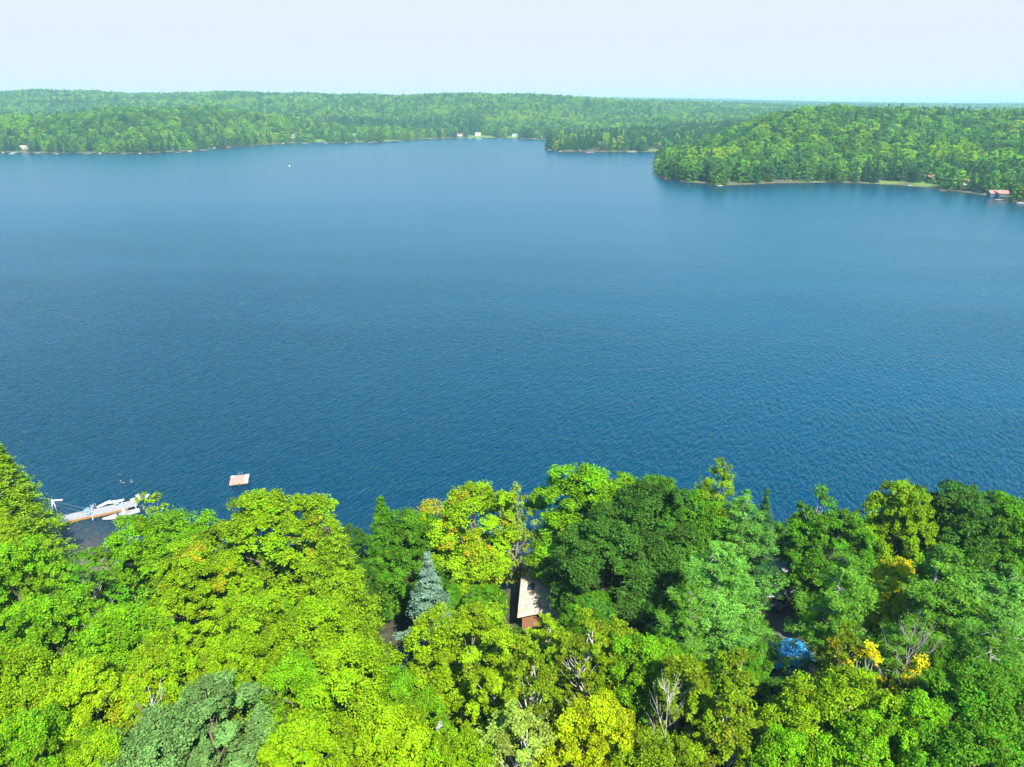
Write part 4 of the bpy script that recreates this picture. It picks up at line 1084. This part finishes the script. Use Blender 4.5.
# shed seen at the bottom, between the crowns
v = atz(443, 704, 20); g = gz(v.x, v.y)
v = atz(443, 706, g + 2.6); g = gz(v.x, v.y)
house('shed', 0, 0, 3.2, 2.6, 2.5, 'brown_wall', 'grey_roof', 'small brown board shed between the crowns at the bottom centre', .3, 'shed', loc=Vector((v.x, v.y, g)), nwin=1)

# right gap: grey-roofed cabin, drive, dark car, blue tarp over a wood pile
v = atz(786, 578, 5.5); g = gz(v.x, v.y)
house('cabin', 0, 0, 9, 6.5, 2.8, 'brown_wall', 'grey_roof', 'grey-roofed cabin in the shaded gap on the right side of the near shore', .15, 'house', loc=Vector((v.x, v.y, g)))
cv = atz(775, 598, gz(v.x, v.y - 8) + 1); dr = MB()
n_ = 14; pts = []
rows = []
for i in range(n_ + 1):
    y_ = cv.y + 6 - i * 1.6
    for j in range(5):
        x_ = cv.x + 1.5 * math.sin(i * .3) - 3 + j * 1.6; rows.append((x_, y_, gz(x_, y_) + .12))
me = npmesh('path', np.array(rows), np.array([[i * 5 + j, i * 5 + j + 1, (i + 1) * 5 + j + 1, (i + 1) * 5 + j][::-1] for i in range(n_) for j in range(4)]), M['gravel'], True)
o = bpy.data.objects.new('driveway_path', me); COL.objects.link(o); tag(o, kind='structure')

def car(loc, rz, label):
    e = empty('parked_car', loc, rz, label, 'car')
    prof = [(-2.2, .35), (-2.25, .75), (-2.1, 1.0), (-1.2, 1.06), (1.1, 1.0), (1.95, .86), (2.2, .62), (2.2, .35)]
    MB().loft([[(x, y * (.84 if z > .95 else .9), z) for x, z in prof] for y in (-1, -.8, .8, 1)]).build('body', M['car_paint'], e, bevel=.05)
    cab = [(-1.95, 1.02), (-1.35, 1.5), (.1, 1.52), (.95, 1.0)]
    MB().loft([[(x, y * (.8 if z < 1.2 else .66), z) for x, z in cab] for y in (-1, 1)]).build('cabin_glass', M['glass'], e)
    MB().box((-.62, 0, 1.53), (1.5, 1.3, .05)).build('roof', M['car_paint'], e, bevel=.02)
    for x in (-1.35, 1.35):
        for sy in (-1, 1):
            ty = MB().tube([(x, sy * .78, .33), (x, sy * .94, .33)], .33, 18).build('wheel', M['dark'], e, False)
            MB().tube([(x, sy * .93, .33), (x, sy * .955, .33)], .19, 12).build('rim', M['aluminium'], ty)
    for sy in (-1, 1): MB().box((2.17, sy * .62, .7), (.1, .35, .14)).build('headlight', M['white'], e); MB().box((-2.23, sy * .66, .8), (.06, .3, .16)).build('tail_light', M['red_paint'], e)
v = atz(776, 597, gz(cv.x, cv.y) + 1); car((v.x, v.y, gz(v.x, v.y) + .13), R(70), 'dark car parked in the shaded gap below the grey-roofed cabin')

g0 = atz(792, 640, 12); gg = gz(g0.x, g0.y); g0 = atz(792, 640, gg + 1.5); gg = gz(g0.x, g0.y)
wp = empty('wood_pile', (g0.x, g0.y, gg), R(10), 'stack of firewood under the blue tarp', 'wood pile')
lg = MB()
for zi in range(4):
    for yi in range(9): lg.tube([(-2.2, (yi - 4) * .34 + (zi % 2) * .17, .17 + zi * .3), (2.2, (yi - 4) * .34 + (zi % 2) * .17, .17 + zi * .3)], .165, 7)
lg.build('logs', M['bark'], wp)
n_ = 26; tv = []
for j in range(n_ + 1):
    for i in range(n_ + 1):
        u_, w_ = (i / n_ - .5) * 2, (j / n_ - .5) * 2
        z = 1.5 - .85 * max(0, max(abs(u_), abs(w_)) - .62) / .38 + .10 * math.sin(5 * u_ + 3 * w_) * math.cos(4 * w_ - 2 * u_) + rr.uniform(-.03, .03)
        tv.append((u_ * 2.5 * (1 + .12 * math.sin(6 * w_)), w_ * 1.9 * (1 + .14 * math.sin(5 * u_ + 1)), z))
me = npmesh('tarp', np.array(tv), np.array([[j * (n_ + 1) + i, j * (n_ + 1) + i + 1, (j + 1) * (n_ + 1) + i + 1, (j + 1) * (n_ + 1) + i] for j in range(n_) for i in range(n_)]), M['tarp'], True)
o = bpy.data.objects.new('tarp', me); COL.objects.link(o); o.location = (g0.x, g0.y, gg + .02); o.rotation_euler.z = R(10); o.modifiers.new('thick', 'SOLIDIFY').thickness = .02
tag(o, 'crumpled bright blue tarp in the gap between the pines on the right', 'tarp')
